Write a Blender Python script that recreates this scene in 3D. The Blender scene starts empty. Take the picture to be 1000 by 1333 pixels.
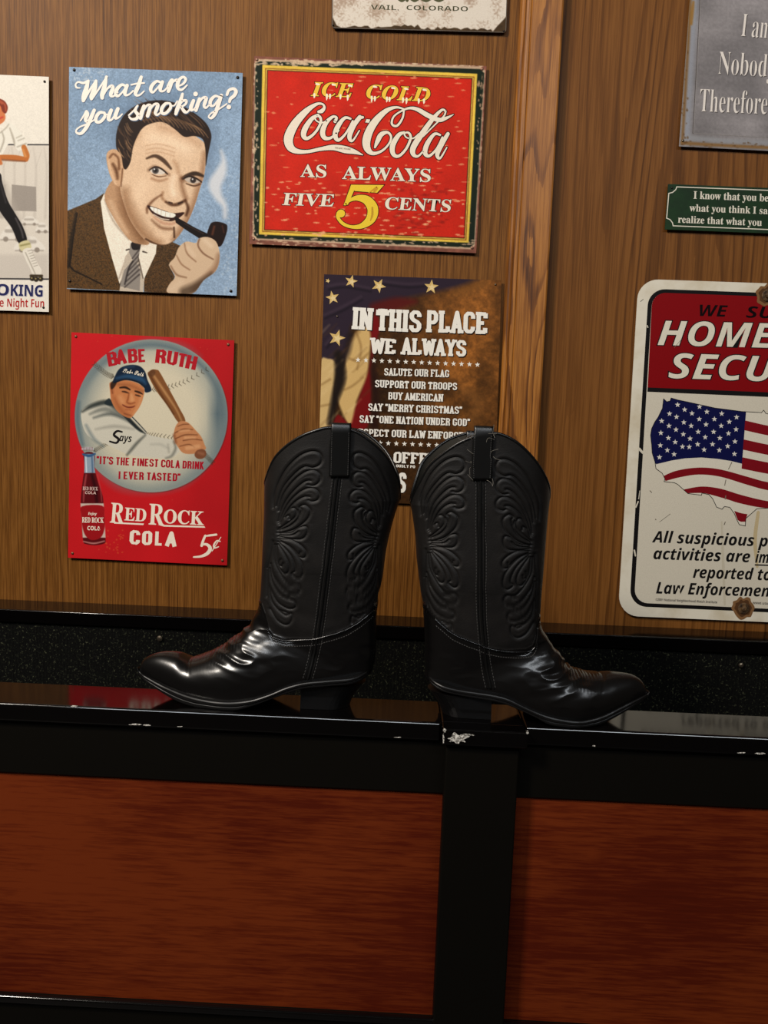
import bpy, bmesh, math, random
import numpy as np
from mathutils import Vector, Matrix
from mathutils.geometry import tessellate_polygon

random.seed(7)
S = bpy.context.scene
COL = S.collection

# ---------------------------------------------------------------- camera
F, CX, CY = 1000.0, 500.0, 666.5
PITCH, ROLL, YAW = 0.10610501, 0.03671528, -0.02445678
CAM = np.array([0.0, -1.40, 1.17741])
_f = np.array([math.sin(YAW) * math.cos(PITCH), math.cos(YAW) * math.cos(PITCH), -math.sin(PITCH)])
_r0 = np.array([math.cos(YAW), -math.sin(YAW), 0.0])
_u0 = np.cross(_r0, _f)
_r = _r0 * math.cos(ROLL) + _u0 * math.sin(ROLL)
_u = _u0 * math.cos(ROLL) - _r0 * math.sin(ROLL)
cd = bpy.data.cameras.new('camera')
cd.sensor_fit = 'HORIZONTAL'
cd.sensor_width = 36.0
cd.lens = 36.0 * F / 1000.0
cd.clip_start = 0.05
cam = bpy.data.objects.new('camera', cd)
COL.objects.link(cam)
cam.matrix_world = Matrix(((_r[0], _u[0], -_f[0], CAM[0]), (_r[1], _u[1], -_f[1], CAM[1]),
                           (_r[2], _u[2], -_f[2], CAM[2]), (0, 0, 0, 1)))
S.camera = cam

# ---------------------------------------------------------------- light
S.view_settings.view_transform = 'Standard'
S.view_settings.look = 'None'
S.view_settings.gamma = 1.0
S.view_settings.use_curve_mapping = False
S.view_settings.exposure = 0.0
w = bpy.data.worlds.new('world')
S.world = w
w.use_nodes = True
w.node_tree.nodes['Background'].inputs[0].default_value = (1.0, 0.86, 0.70, 1)
w.node_tree.nodes['Background'].inputs[1].default_value = 0.035


def area(name, loc, target, size, watts, col):
    l = bpy.data.lights.new(name, 'AREA')
    l.shape = 'RECTANGLE'
    l.size, l.size_y = size
    l.energy = watts
    l.color = col
    o = bpy.data.objects.new(name, l)
    COL.objects.link(o)
    o.location = loc
    d = Vector(target) - Vector(loc)
    o.rotation_euler = d.to_track_quat('-Z', 'Y').to_euler()
    return o


area('ceiling_lamp_warm', (-1.9, -2.2, 3.15), (0.0, 0.0, 1.3), (0.5, 0.5), 105, (1.0, 0.91, 0.80))
area('cool_highlight_strip', (0.2, -2.6, 2.75), (0.2, 0.0, 1.3), (3.6, 0.22), 42, (0.90, 0.95, 1.0))  # unseen cool strip, stretched wide to draw highlight lines along the black edges


# ---------------------------------------------------------------- projection helpers
def at(px, py, Y):
    """point of the plane y=Y seen at photograph pixel (px, py)"""
    d = _f + _r * ((px - CX) / F) - _u * ((py - CY) / F)
    return CAM + d * ((Y - CAM[1]) / d[1])


def at_arr(P, Y):
    P = np.asarray(P, float)
    d = _f[None] + _r[None] * ((P[:, :1] - CX) / F) - _u[None] * ((P[:, 1:2] - CY) / F)
    Y = np.broadcast_to(np.asarray(Y, float), (len(P),))
    return CAM[None] + d * ((Y - CAM[1]) / d[:, 1])[:, None]


def frame(x0, y0, sc):
    """local drawing frame of one sign -> photograph pixels"""
    def fn(x, y):
        return (x0 + x / sc, y0 + y / sc)
    fn.x0, fn.y0, fn.sc = x0, y0, sc
    return fn


def lin(c, k=0.9):
    r = []
    for v in c[:3]:
        v = v / 255.0
        v = v / 12.92 if v <= 0.04045 else ((v + 0.055) / 1.055) ** 2.4
        r.append(v * k)
    return (r[0], r[1], r[2], 1.0)


def lin_arr(a, k=0.9):
    a = np.clip(a / 255.0, 0, 1)
    return np.where(a <= 0.04045, a / 12.92, ((a + 0.055) / 1.055) ** 2.4) * k


# ---------------------------------------------------------------- object helpers
def thing(name, label, cat, loc=(0, 0, 0), group=None):
    o = bpy.data.objects.new(name, None)
    o.empty_display_size = 0.05
    COL.objects.link(o)
    o.location = loc
    o['label'] = label
    o['category'] = cat
    if group:
        o['group'] = group
    return o


def mesh_obj(name, verts, faces, mats, parent=None, smooth=False, colors=None, face_mat=None, label=None):
    """verts in world space; stored relative to the parent thing (which is never rotated)"""
    verts = np.asarray(verts, float)
    org = np.zeros(3)
    if parent is not None:
        p = parent
        while p is not None:
            org = org + np.array(p.location)
            p = p.parent
    me = bpy.data.meshes.new(name)
    if isinstance(faces, np.ndarray):
        nf, k = faces.shape
        me.vertices.add(len(verts))
        me.vertices.foreach_set('co', (verts - org).astype(np.float32).ravel())
        me.loops.add(nf * k)
        me.loops.foreach_set('vertex_index', faces.astype(np.int32).ravel())
        me.polygons.add(nf)
        me.polygons.foreach_set('loop_start', (np.arange(nf) * k).astype(np.int32))
        me.polygons.foreach_set('loop_total', np.full(nf, k, np.int32))
        me.update(calc_edges=True)
    else:
        me.from_pydata([tuple(v) for v in (verts - org)], [], faces)
        me.update()
    if not isinstance(mats, (list, tuple)):
        mats = [mats]
    for m in mats:
        me.materials.append(m)
    if face_mat is not None:
        me.polygons.foreach_set('material_index', np.asarray(face_mat, np.int32))
    me.polygons.foreach_set('use_smooth', np.full(len(me.polygons), bool(smooth)))
    if colors is not None:
        a = me.color_attributes.new('Col', 'FLOAT_COLOR', 'POINT')
        c = np.ones((len(verts), 4), np.float32)
        c[:, :3] = colors
        a.data.foreach_set('color', c.ravel())
    me.validate(clean_customdata=False)
    o = bpy.data.objects.new(name, me)
    COL.objects.link(o)
    if parent is not None:
        o.parent = parent
    if label:
        o['label'] = label
    return o


class MB:
    """collects simple solids into one mesh"""

    def __init__(self):
        self.v, self.f = [], []

    def add(self, v, f):
        n = len(self.v)
        self.v += [tuple(p) for p in v]
        self.f += [tuple(i + n for i in q) for q in f]

    def box(self, x0, x1, y0, y1, z0, z1):
        v = [(x, y, z) for x in (x0, x1) for y in (y0, y1) for z in (z0, z1)]
        self.add(v, [(0, 1, 3, 2), (4, 6, 7, 5), (0, 4, 5, 1), (2, 3, 7, 6), (0, 2, 6, 4), (1, 5, 7, 3)])
        return self

    def tube(self, pts, r, n=8, closed=False, caps=True):
        pts = np.asarray(pts, float)
        m = len(pts)
        rr = np.broadcast_to(np.asarray(r, float), (m,))
        if closed:
            tan = np.roll(pts, -1, 0) - np.roll(pts, 1, 0)
        else:
            tan = np.gradient(pts, axis=0)
        tan /= np.maximum(np.linalg.norm(tan, axis=1, keepdims=True), 1e-12)
        ref = np.array([0.0, 1, 0]) if abs(tan[0][1]) < 0.9 else np.array([1.0, 0, 0])
        vs = []
        a = ref
        for i in range(m):
            a = a - tan[i] * (a @ tan[i])
            a = a / max(np.linalg.norm(a), 1e-9)
            b = np.cross(tan[i], a)
            for k in range(n):
                t = 2 * math.pi * k / n
                vs.append(pts[i] + (a * math.cos(t) + b * math.sin(t)) * rr[i])
        fs = []
        for i in range(m if closed else m - 1):
            j = (i + 1) % m
            for k in range(n):
                l = (k + 1) % n
                fs.append((i * n + k, i * n + l, j * n + l, j * n + k))
        if not closed and caps:
            fs.append(tuple(range(n))[::-1])
            fs.append(tuple((m - 1) * n + k for k in range(n)))
        self.add(vs, fs)
        return self

    def build(self, name, mat, parent=None, bevel=0, smooth=False, label=None, segs=2):
        o = mesh_obj(name, np.array(self.v), self.f, mat, parent, smooth, label=label)
        if bevel:
            md = o.modifiers.new('bevel', 'BEVEL')
            md.width = bevel
            md.segments = segs
            md.limit_method = 'ANGLE'
            md.harden_normals = False
        return o


def crom(pts, k=6, closed=False):
    """Catmull-Rom through points of any dimension"""
    P = np.asarray(pts, float)
    n = len(P)
    if n < 3:
        return P
    if closed:
        idx = lambda i: P[i % n]
        segs = n
    else:
        idx = lambda i: P[min(max(i, 0), n - 1)]
        segs = n - 1
    out = []
    for i in range(segs):
        p0, p1, p2, p3 = idx(i - 1), idx(i), idx(i + 1), idx(i + 2)
        for j in range(k):
            t = j / k
            out.append(0.5 * ((2 * p1) + (-p0 + p2) * t + (2 * p0 - 5 * p1 + 4 * p2 - p3) * t * t + (-p0 + 3 * p1 - 3 * p2 + p3) * t ** 3))
    if not closed:
        out.append(P[-1])
    return np.array(out)


def structure(o):
    o['kind'] = 'structure'
    return o


# ---------------------------------------------------------------- materials
def new_mat(name):
    m = bpy.data.materials.new(name)
    m.use_nodes = True
    nt = m.node_tree
    return m, nt, nt.nodes['Principled BSDF']


def nd(nt, typ, **kw):
    n = nt.nodes.new(typ)
    for k, v in kw.items():
        if k == 'inp':
            for a, b in v.items():
                n.inputs[a].default_value = b
        else:
            setattr(n, k, v)
    return n


def ramp(nt, stops):
    r = nt.nodes.new('ShaderNodeValToRGB')
    e = r.color_ramp.elements
    while len(e) < len(stops):
        e.new(0.5)
    for el, (p, c) in zip(e, stops):
        el.position = p
        el.color = c
    return r


def wood(name, stops, vertical=True, contour=9.0, big=(5.0, 0.35), fine=(260.0, 5.0), line=0.45,
         pore=0.35, rough=0.4, blotch=0.25, seed=0.0, spec=0.5, bump=0.12, coat=0.0, freq=0.0, wobble=0.018):
    """grain from contours of a stretched noise, plus fine pores"""
    m, nt, bs = new_mat(name)
    L = nt.links.new
    tc = nd(nt, 'ShaderNodeTexCoord')

    def stretched(a, b, detail, rgh, dist=0.0):
        mp = nd(nt, 'ShaderNodeMapping')
        sc = (a, a, b) if vertical else (b, a, a)
        mp.inputs['Scale'].default_value = sc
        mp.inputs['Location'].default_value = (seed, seed * 0.7, seed * 1.3)
        L(tc.outputs['Object'], mp.inputs['Vector'])
        n = nd(nt, 'ShaderNodeTexNoise', inp={'Scale': 1.0, 'Detail': detail, 'Roughness': rgh, 'Distortion': dist})
        L(mp.outputs[0], n.inputs['Vector'])
        return n.outputs['Fac']
    base = stretched(big[0], big[1], 2.0, 0.4, 0.15)
    wob = stretched(big[0] * 9, big[1] * 5, 3.0, 0.6)
    ad = nd(nt, 'ShaderNodeMath', operation='MULTIPLY_ADD', inp={1: wobble})
    L(wob, ad.inputs[0]); L(base, ad.inputs[2])
    mu = nd(nt, 'ShaderNodeMath', operation='MULTIPLY', inp={1: contour})
    L(ad.outputs[0], mu.inputs[0])
    sx = nd(nt, 'ShaderNodeSeparateXYZ')
    L(tc.outputs['Object'], sx.inputs[0])
    fq = nd(nt, 'ShaderNodeMath', operation='MULTIPLY_ADD', inp={1: freq})
    L(sx.outputs['X' if vertical else 'Z'], fq.inputs[0]); L(mu.outputs[0], fq.inputs[2])
    fr = nd(nt, 'ShaderNodeMath', operation='FRACT')
    L(fq.outputs[0], fr.inputs[0])
    lr = ramp(nt, [(0.0, (0.30, 0.30, 0.30, 1)), (0.08, (0.0, 0.0, 0.0, 1)), (0.15, (0.05, 0.05, 0.05, 1)), (0.30, (0.8, 0.8, 0.8, 1)), (0.80, (1, 1, 1, 1))])
    L(fr.outputs[0], lr.inputs[0])
    pores = stretched(fine[0], fine[1], 3.0, 0.65)
    pr = ramp(nt, [(0.36, (0, 0, 0, 1)), (0.60, (1, 1, 1, 1))])
    L(pores, pr.inputs[0])
    bl = stretched(big[0] * 0.8, big[1] * 1.4, 3.0, 0.6)
    # the dark lines come and go across the board
    lm = nd(nt, 'ShaderNodeMapRange', inp={1: 0.35, 2: 0.62, 3: 0.15, 4: 1.0})
    fade = stretched(big[0] * 2.6, big[1] * 1.7, 2.0, 0.5)
    L(fade, lm.inputs[0])
    lo = nd(nt, 'ShaderNodeMix', data_type='FLOAT', inp={2: 0.85})
    L(lm.outputs[0], lo.inputs[0]); L(lr.outputs[0], lo.inputs[3])
    # value = 1 - line*(1-lines) - pore*(1-pores) + blotch*(bl-.5)
    v1 = nd(nt, 'ShaderNodeMath', operation='MULTIPLY_ADD', inp={1: line, 2: 1.0 - line - pore})
    L(lo.outputs[0], v1.inputs[0])
    v2 = nd(nt, 'ShaderNodeMath', operation='MULTIPLY_ADD', inp={1: pore})
    L(pr.outputs[0], v2.inputs[0]); L(v1.outputs[0], v2.inputs[2])
    bb = nd(nt, 'ShaderNodeMath', operation='SUBTRACT', inp={1: 0.5})
    L(bl, bb.inputs[0])
    v3 = nd(nt, 'ShaderNodeMath', operation='MULTIPLY_ADD', inp={1: blotch * 2.0}, use_clamp=True)
    L(bb.outputs[0], v3.inputs[0]); L(v2.outputs[0], v3.inputs[2])
    cr = ramp(nt, stops)
    L(v3.outputs[0], cr.inputs[0])
    L(cr.outputs[0], bs.inputs['Base Color'])
    bs.inputs['Roughness'].default_value = rough
    bs.inputs['Specular IOR Level'].default_value = spec
    bs.inputs['Coat Weight'].default_value = coat
    bs.inputs['Coat Roughness'].default_value = 0.2
    bp = nd(nt, 'ShaderNodeBump', inp={'Strength': bump, 'Distance': 0.001})
    L(v2.outputs[0], bp.inputs['Height'])
    L(bp.outputs[0], bs.inputs['Normal'])
    return m


def plain(name, col, rough=0.5, metal=0.0, spec=0.5, noise=None, bump=None, coat=0.0, k=1.0):
    m, nt, bs = new_mat(name)
    L = nt.links.new
    c = lin(col, k)
    bs.inputs['Base Color'].default_value = c
    bs.inputs['Roughness'].default_value = rough
    bs.inputs['Metallic'].default_value = metal
    bs.inputs['Specular IOR Level'].default_value = spec
    bs.inputs['Coat Weight'].default_value = coat
    bs.inputs['Coat Roughness'].default_value = 0.12
    tc = nd(nt, 'ShaderNodeTexCoord')
    if noise:
        col2, sc, lo, hi = noise
        n = nd(nt, 'ShaderNodeTexNoise', inp={'Scale': sc, 'Detail': 5.0, 'Roughness': 0.65})
        L(tc.outputs['Object'], n.inputs['Vector'])
        r = ramp(nt, [(lo, c), (hi, lin(col2, k))])
        L(n.outputs['Fac'], r.inputs[0])
        L(r.outputs[0], bs.inputs['Base Color'])
    if bump:
        sc, st, di = bump
        n = nd(nt, 'ShaderNodeTexNoise', inp={'Scale': sc, 'Detail': 4.0, 'Roughness': 0.6})
        L(tc.outputs['Object'], n.inputs['Vector'])
        b = nd(nt, 'ShaderNodeBump', inp={'Strength': st, 'Distance': di})
        L(n.outputs['Fac'], b.inputs['Height'])
        L(b.outputs[0], bs.inputs['Normal'])
    return m


OAK_L = wood('oak_panel_fine', [(0.0, lin((38, 18, 4))), (0.40, lin((82, 47, 13))), (0.75, lin((110, 68, 24))), (1.0, lin((130, 84, 35)))],
             contour=26.0, big=(3.6, 0.16), fine=(560.0, 11.0), line=0.30, pore=0.46, seed=3.1, rough=0.5, spec=0.12, freq=70.0, wobble=0.04, blotch=0.32)
OAK_R = wood('oak_panel_bold', [(0.0, lin((40, 19, 5))), (0.40, lin((84, 49, 17))), (0.75, lin((107, 65, 25))), (1.0, lin((125, 79, 34)))],
             contour=24.0, big=(4.2, 0.34), fine=(420.0, 8.0), line=0.50, pore=0.28, seed=9.4, rough=0.5, spec=0.12, freq=48.0, wobble=0.04, blotch=0.28)
OAK_T = wood('oak_trim', [(0.0, lin((52, 24, 5))), (0.40, lin((114, 66, 20))), (0.75, lin((148, 92, 34))), (1.0, lin((174, 114, 48)))],
             contour=19.0, big=(11.0, 1.3), fine=(420.0, 10.0), line=0.58, pore=0.34, seed=5.7, rough=0.42, spec=0.3, wobble=0.025)
CHERRY = wood('cherry_stained', [(0.0, lin((44, 9, 2))), (0.4, lin((68, 17, 4))), (0.75, lin((82, 23, 6))), (1.0, lin((112, 44, 14)))],
              vertical=False, contour=2.0, big=(5.0, 2.0), fine=(260.0, 16.0), line=0.05, pore=0.20, blotch=0.42, seed=1.9, rough=0.55, spec=0.12, bump=0.03)
BLACK = plain('black_gloss_paint', (5, 4, 4), rough=0.10, spec=0.5, bump=(30, 0.02, 0.001))
BLACK_SATIN = plain('black_satin_paint', (10, 8, 5), rough=0.5, spec=0.12, bump=(60, 0.05, 0.001))
CHIP = plain('bare_primer', (225, 220, 210), rough=0.7, noise=((70, 64, 56), 420, 0.42, 0.62))
STEEL = plain('nail_steel', (120, 108, 92), rough=0.35, metal=0.9)
DARK_NAIL = plain('dark_nail', (52, 44, 40), rough=0.4, metal=0.7)
RUST = plain('rusty_bolt', (112, 84, 52), rough=0.65, metal=0.4, noise=((40, 24, 12), 140, 0.35, 0.65), bump=(300, 0.5, 0.001))


def print_material():
    m, nt, bs = new_mat('printed_ink')
    L = nt.links.new
    a = nd(nt, 'ShaderNodeAttribute', attribute_name='Col')
    tc = nd(nt, 'ShaderNodeTexCoord')
    n = nd(nt, 'ShaderNodeTexNoise', inp={'Scale': 600.0, 'Detail': 3.0, 'Roughness': 0.7})
    L(tc.outputs['Object'], n.inputs['Vector'])
    r = nd(nt, 'ShaderNodeMapRange', inp={1: 0.25, 2: 0.75, 3: 0.88, 4: 1.08})
    L(n.outputs['Fac'], r.inputs[0])
    mx = nd(nt, 'ShaderNodeMix', data_type='RGBA', blend_type='MULTIPLY', inp={0: 1.0})
    L(a.outputs['Color'], mx.inputs[6])
    L(r.outputs[0], mx.inputs[7])
    L(mx.outputs[2], bs.inputs['Base Color'])
    bs.inputs['Roughness'].default_value = 0.5
    bs.inputs['Specular IOR Level'].default_value = 0.07
    return m


PRINT = print_material()


def carpet_material():
    m, nt, bs = new_mat('black_ribbed_carpet')
    L = nt.links.new
    tc = nd(nt, 'ShaderNodeTexCoord')
    n = nd(nt, 'ShaderNodeTexNoise', inp={'Scale': 300.0, 'Detail': 4.0, 'Roughness': 0.8})
    L(tc.outputs['Object'], n.inputs['Vector'])
    r = ramp(nt, [(0.46, lin((3, 3, 2))), (0.60, lin((10, 11, 7))), (0.72, lin((120, 122, 92)))])
    L(n.outputs['Fac'], r.inputs[0])
    L(r.outputs[0], bs.inputs['Base Color'])
    bs.inputs['Roughness'].default_value = 0.95
    bs.inputs['Specular IOR Level'].default_value = 0.15
    b = nd(nt, 'ShaderNodeBump', inp={'Strength': 1.0, 'Distance': 0.002})
    L(n.outputs['Fac'], b.inputs['Height'])
    L(b.outputs[0], bs.inputs['Normal'])
    return m


CARPET = carpet_material()

# ---------------------------------------------------------------- the setting
o = mesh_obj('wall_back', [(-1.8, 0, 0), (0.2, 0, 0), (0.2, 0, 2.6), (-1.8, 0, 2.6),
                           (0.2, 0, 0), (1.8, 0, 0), (1.8, 0, 2.6), (0.2, 0, 2.6)],
             [(0, 1, 2, 3), (4, 5, 6, 7)], [OAK_L, OAK_R], face_mat=[0, 1])
structure(o)
mb = MB().box(-1.8, 1.8, -2.6, 0.0, -0.02, 0.0)
structure(mb.build('floor', plain('dark_floor', (40, 34, 30), rough=0.6, noise=((28, 24, 21), 8, 0.4, 0.6))))
# oak trim board between the two wall panels: moulded left edge, thick flat face
prof = [(0.166, 0.0), (0.166, -0.006), (0.169, -0.0095), (0.1725, -0.010), (0.1745, -0.0125), (0.176, -0.0175), (0.179, -0.0195), (0.182, -0.0195),
        (0.1835, -0.0180), (0.185, -0.0200), (0.234, -0.0200), (0.2365, -0.019), (0.2375, -0.016), (0.2385, 0.0)]
v = [(x, y, z) for z in (0.8, 2.6) for x, y in prof]
n = len(prof)
f = [(i, (i + 1) % n, (i + 1) % n + n, i + n) for i in range(n - 1)] + [tuple(range(n, 2 * n))]
structure(mesh_obj('trim_1', v, f, OAK_T))

# ---------------------------------------------------------------- the ledge cabinet
XL, XR = -1.3, 1.3
cab = thing('ledge_cabinet', 'glossy black ledge cabinet with cherry red wood panels and carpeted gutter carrying the boots', 'cabinet', (0.115, -0.39, 0))
# top rail, cut where the post cap sits
mb = MB()
mb.box(XL, 0.0615, -0.430, -0.347, 0.775, 0.800)
mb.box(0.0615, 0.1715, -0.425, -0.347, 0.775, 0.800)
mb.box(0.1715, XR, -0.430, -0.347, 0.775, 0.800)
top = mb.build('top_rail', BLACK, cab, bevel=0.0038, segs=10)
MB().box(XL, XR, -0.421, -0.352, 0.700, 0.7752).build('front_rail', BLACK_SATIN, cab, bevel=0.001)
MB().box(XL, 0.0685, -0.4165, -0.400, 0.36, 0.7315).build('cherry_panel', CHERRY, cab, label='cherry red wood panel left of the post')
MB().box(0.1625, XR, -0.4165, -0.400, 0.36, 0.7315).build('cherry_panel', CHERRY, cab, label='cherry red wood panel right of the post')
MB().box(XL, XR, -0.424, -0.395, 0.02, 0.3775).build('bottom_rail', BLACK_SATIN, cab, bevel=0.0015)
MB().box(XL, XR, -0.432, -0.4235, 0.3775 - 0.006, 0.3825).build('bead', BLACK, cab, bevel=0.003, segs=8)
MB().box(0.0680, 0.1630, -0.440, -0.400, 0.0, 0.780).build('post', BLACK_SATIN, cab, bevel=0.002)
pc = MB().box(0.0620, 0.1712, -0.450, -0.4245, 0.7785, 0.8002).build('post_cap', BLACK, cab, bevel=0.0024, segs=8)
# gutter and back rail
MB().box(XL, XR, -0.075, -0.0005, 0.812, 0.8352).build('back_rail', BLACK, cab, bevel=0.002, segs=8)
MB().box(XL, XR, -0.066, -0.0005, 0.60, 0.8125).build('back_board', BLACK_SATIN, cab)
MB().box(XL, XR, -0.352, -0.335, 0.60, 0.78).build('gutter_board', BLACK_SATIN, cab)
# ribbed carpet: real ribs
nx = 900
xs = np.linspace(XL, XR, nx)
ys = -0.0685 - 0.0006 * (0.5 + 0.5 * np.sin(xs * 2 * math.pi / 0.0062))
zz = [0.62, 0.8115]
vv = np.array([(x, y, z) for z in zz for x, y in zip(xs, ys)])
ff = [(i, i + 1, nx + i + 1, nx + i) for i in range(nx - 1)]
vv = np.vstack([vv, [(XL, -0.335, 0.62), (XR, -0.335, 0.62)]])
ff.append(tuple([2 * nx, 2 * nx + 1] + list(range(nx - 1, -1, -1))))
mesh_obj('carpet', vv, ff, CARPET, cab)
p = at(208, 831, -0.0712)
MB().tube([(p[0], -0.0690, p[2]), (p[0], -0.0725, p[2]), (p[0], -0.0735, p[2])], [0.005, 0.005, 0.002], 14).build('screw', STEEL, cab, smooth=False, label='small steel screw in the carpet')
p = at(965, 866, -0.0712)
MB().tube([(p[0], -0.0690, p[2]), (p[0], -0.0725, p[2]), (p[0], -0.0735, p[2])], [0.004, 0.004, 0.002], 14).build('screw', STEEL, cab, label='small steel screw in the carpet')


def blob(cx, cy, rx, ry, Y, n=18, rough=0.35, thick=0.0004):
    """irregular flake of bare primer on a front face, given in photograph pixels"""
    pts = []
    for k in range(n):
        t = 2 * math.pi * k / n
        q = 1 + random.uniform(-rough, rough)
        pts.append((cx + rx * q * math.cos(t), cy + ry * q * math.sin(t)))
    if rough > 0.36:
        pts = [tuple(q) for q in crom(pts, 3, True)]
    fr_ = at_arr(pts, Y - thick)
    bk = fr_.copy(); bk[:, 1] = Y + 0.0006
    return fr_, bk


def chip(cx, cy, rx, ry, Y, rough, label):
    a, b = blob(cx, cy, rx, ry, Y, rough=rough)
    n = len(a)
    MB_ = MB()
    MB_.add(list(a) + list(b), [tuple(range(n))] + [(i, i + n, (i + 1) % n + n, (i + 1) % n) for i in range(n)])
    MB_.build('paint_chip', CHIP, cab, label=label)


chip(595, 961.5, 13, 6.5, -0.450, 0.42, 'large patch of chipped white primer on the post cap')
for c_ in ((609, 956.5, 8, 1.3), (577.5, 962, 0.9, 6), (579, 951, 2, 2), (686.5, 953.5, 1.6, 2.2)):
    chip(*c_, -0.450, 0.4, 'small chip of white primer on the post cap')
for c_ in ((176, 943, 7, 0.9), (191.5, 944, 4.5, 0.8), (234, 946, 3, 0.6), (518, 960, 4, 0.5), (774, 971, 2, 0.7), (966, 980, 5, 0.6), (990, 981, 6, 0.9), (96, 919.5, 4, 0.8)):
    chip(*c_, -0.430, 0.35, 'small white chip on the edge of the black ledge')

# ---------------------------------------------------------------- drawing on signs
SIGN_Y = -0.0068      # printed face of the tin signs
STEP = 4.0e-5


class Ink:
    """flat printed shapes of one sign; every point is given in the sign's drawing frame"""

    def __init__(self, fr):
        self.fr = fr
        self.v, self.f, self.c = [], [], []
        self.k = 0

    def tri(self, pts, tris, col, layer):
        n = len(self.v)
        c = lin(col)[:3]
        self.k += 1
        y = SIGN_Y - STEP * layer - 1.7e-6 * (self.k % 21)
        for x, yy in pts:
            self.v.append((*self.fr(x, yy), y))
            self.c.append(c)
        self.f += [tuple(i + n for i in t) for t in tris]

    def poly(self, pts, col, layer=2, smooth=False):
        if smooth:
            pts = crom(pts, 5, True)
        tris = tessellate_polygon([[Vector((p[0], p[1], 0)) for p in pts]])
        self.tri(pts, tris, col, layer)

    def stroke(self, pts, col, layer=2, grow=0.0, smooth=True, scale=1.0):
        P = np.asarray(pts, float)
        if smooth:
            P = crom(P, 6)
        if grow or scale != 1.0:
            P = P.copy(); P[:, 2] = P[:, 2] * scale + grow
        n = len(P)
        tan = np.gradient(P[:, :2], axis=0)
        tan /= np.maximum(np.linalg.norm(tan, axis=1, keepdims=True), 1e-9)
        nor = np.stack([-tan[:, 1], tan[:, 0]], 1)
        a = P[:, :2] + nor * P[:, 2:3] / 2
        b = P[:, :2] - nor * P[:, 2:3] / 2
        for i in range(n - 1):
            self.tri([a[i], a[i + 1], b[i + 1], b[i]], [(0, 1, 2, 3)], col, layer)
        for e in ([0, n - 1] if n > 2 else [0, 1]):
            self.disc(P[e, 0], P[e, 1], P[e, 2] / 2, col, layer)

    def disc(self, x, y, r, col, layer=2, n=14, ry=None):
        ry = r if ry is None else ry
        pts = [(x + r * math.cos(2 * math.pi * k / n), y + ry * math.sin(2 * math.pi * k / n)) for k in range(n)]
        self.tri(pts, [tuple(range(n))], col, layer)

    def star(self, x, y, r, col, layer=2, rot=0.0):
        pts = []
        for k in range(10):
            q = r if k % 2 == 0 else r * 0.42
            t = rot - math.pi / 2 + math.pi * k / 5
            pts.append((x + q * math.cos(t), y + q * math.sin(t)))
        pts.append((x, y))
        self.tri(pts, [(i, (i + 1) % 10, 10) for i in range(10)], col, layer)

    def frame_line(self, pts, wd, col, layer=2):
        P = np.asarray(pts, float)
        n = len(P)
        c = P.mean(0)
        inner = []
        for i in range(n):
            a, b, d = P[i - 1], P[i], P[(i + 1) % n]
            t1 = (b - a) / np.linalg.norm(b - a); t2 = (d - b) / np.linalg.norm(d - b)
            n1 = np.array([-t1[1], t1[0]]); n2 = np.array([-t2[1], t2[0]])
            m = n1 + n2
            m = m / max(m @ n1, 0.2)
            inner.append(b + m * wd)
        self.tri(np.vstack([P, inner]), [(i, (i + 1) % n, n + (i + 1) % n, n + i) for i in range(n)], col, layer)

    def build(self, name, parent, label=None):
        if not self.v:
            return None
        V = np.array(self.v)
        W3 = at_arr(V[:, :2], V[:, 2])
        o = mesh_obj(name, W3, self.f, PRINT, parent, colors=np.array(self.c), label=label)
        self.v, self.f, self.c = [], [], []
        return o


# --- type: Blender's own interface font holds serif, italic and sans styles of the alphabet
STYLES = {'serif': (0x1D400, 0x1D41A, 0x1D7CE), 'serif_italic': (0x1D468, 0x1D482, None), 'sans': (0x1D5D4, 0x1D5EE, 0x1D7EC),
          'sans_italic': (0x1D63C, 0x1D656, None), 'script': (0x1D4D0, 0x1D4EA, None), 'mono': (0x1D670, 0x1D68A, 0x1D7F6), 'plain': None}


def styled(t, style):
    st = STYLES[style]
    if st is None:
        return t
    o = ''
    for ch in t:
        if 'A' <= ch <= 'Z':
            o += chr(st[0] + ord(ch) - 65)
        elif 'a' <= ch <= 'z':
            o += chr(st[1] + ord(ch) - 97)
        elif ch.isdigit() and st[2]:
            o += chr(st[2] + ord(ch) - 48)
        else:
            o += ch
    return o


def type_mesh(text, offset=0.0, res=3):
    c = bpy.data.curves.new('t', 'FONT')
    c.body = text
    c.size = 1.0
    c.offset = offset
    c.resolution_u = res
    c.fill_mode = 'FRONT'
    ob = bpy.data.objects.new('t', c)
    COL.objects.link(ob)
    dg = bpy.context.evaluated_depsgraph_get()
    me = ob.evaluated_get(dg).to_mesh()
    v = np.zeros(len(me.vertices) * 3)
    me.vertices.foreach_get('co', v)
    v = v.reshape(-1, 3)[:, :2].copy()
    f = [tuple(p.vertices) for p in me.polygons]
    ob.evaluated_get(dg).to_mesh_clear()
    bpy.data.objects.remove(ob)
    bpy.data.curves.remove(c)
    return v, f


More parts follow.
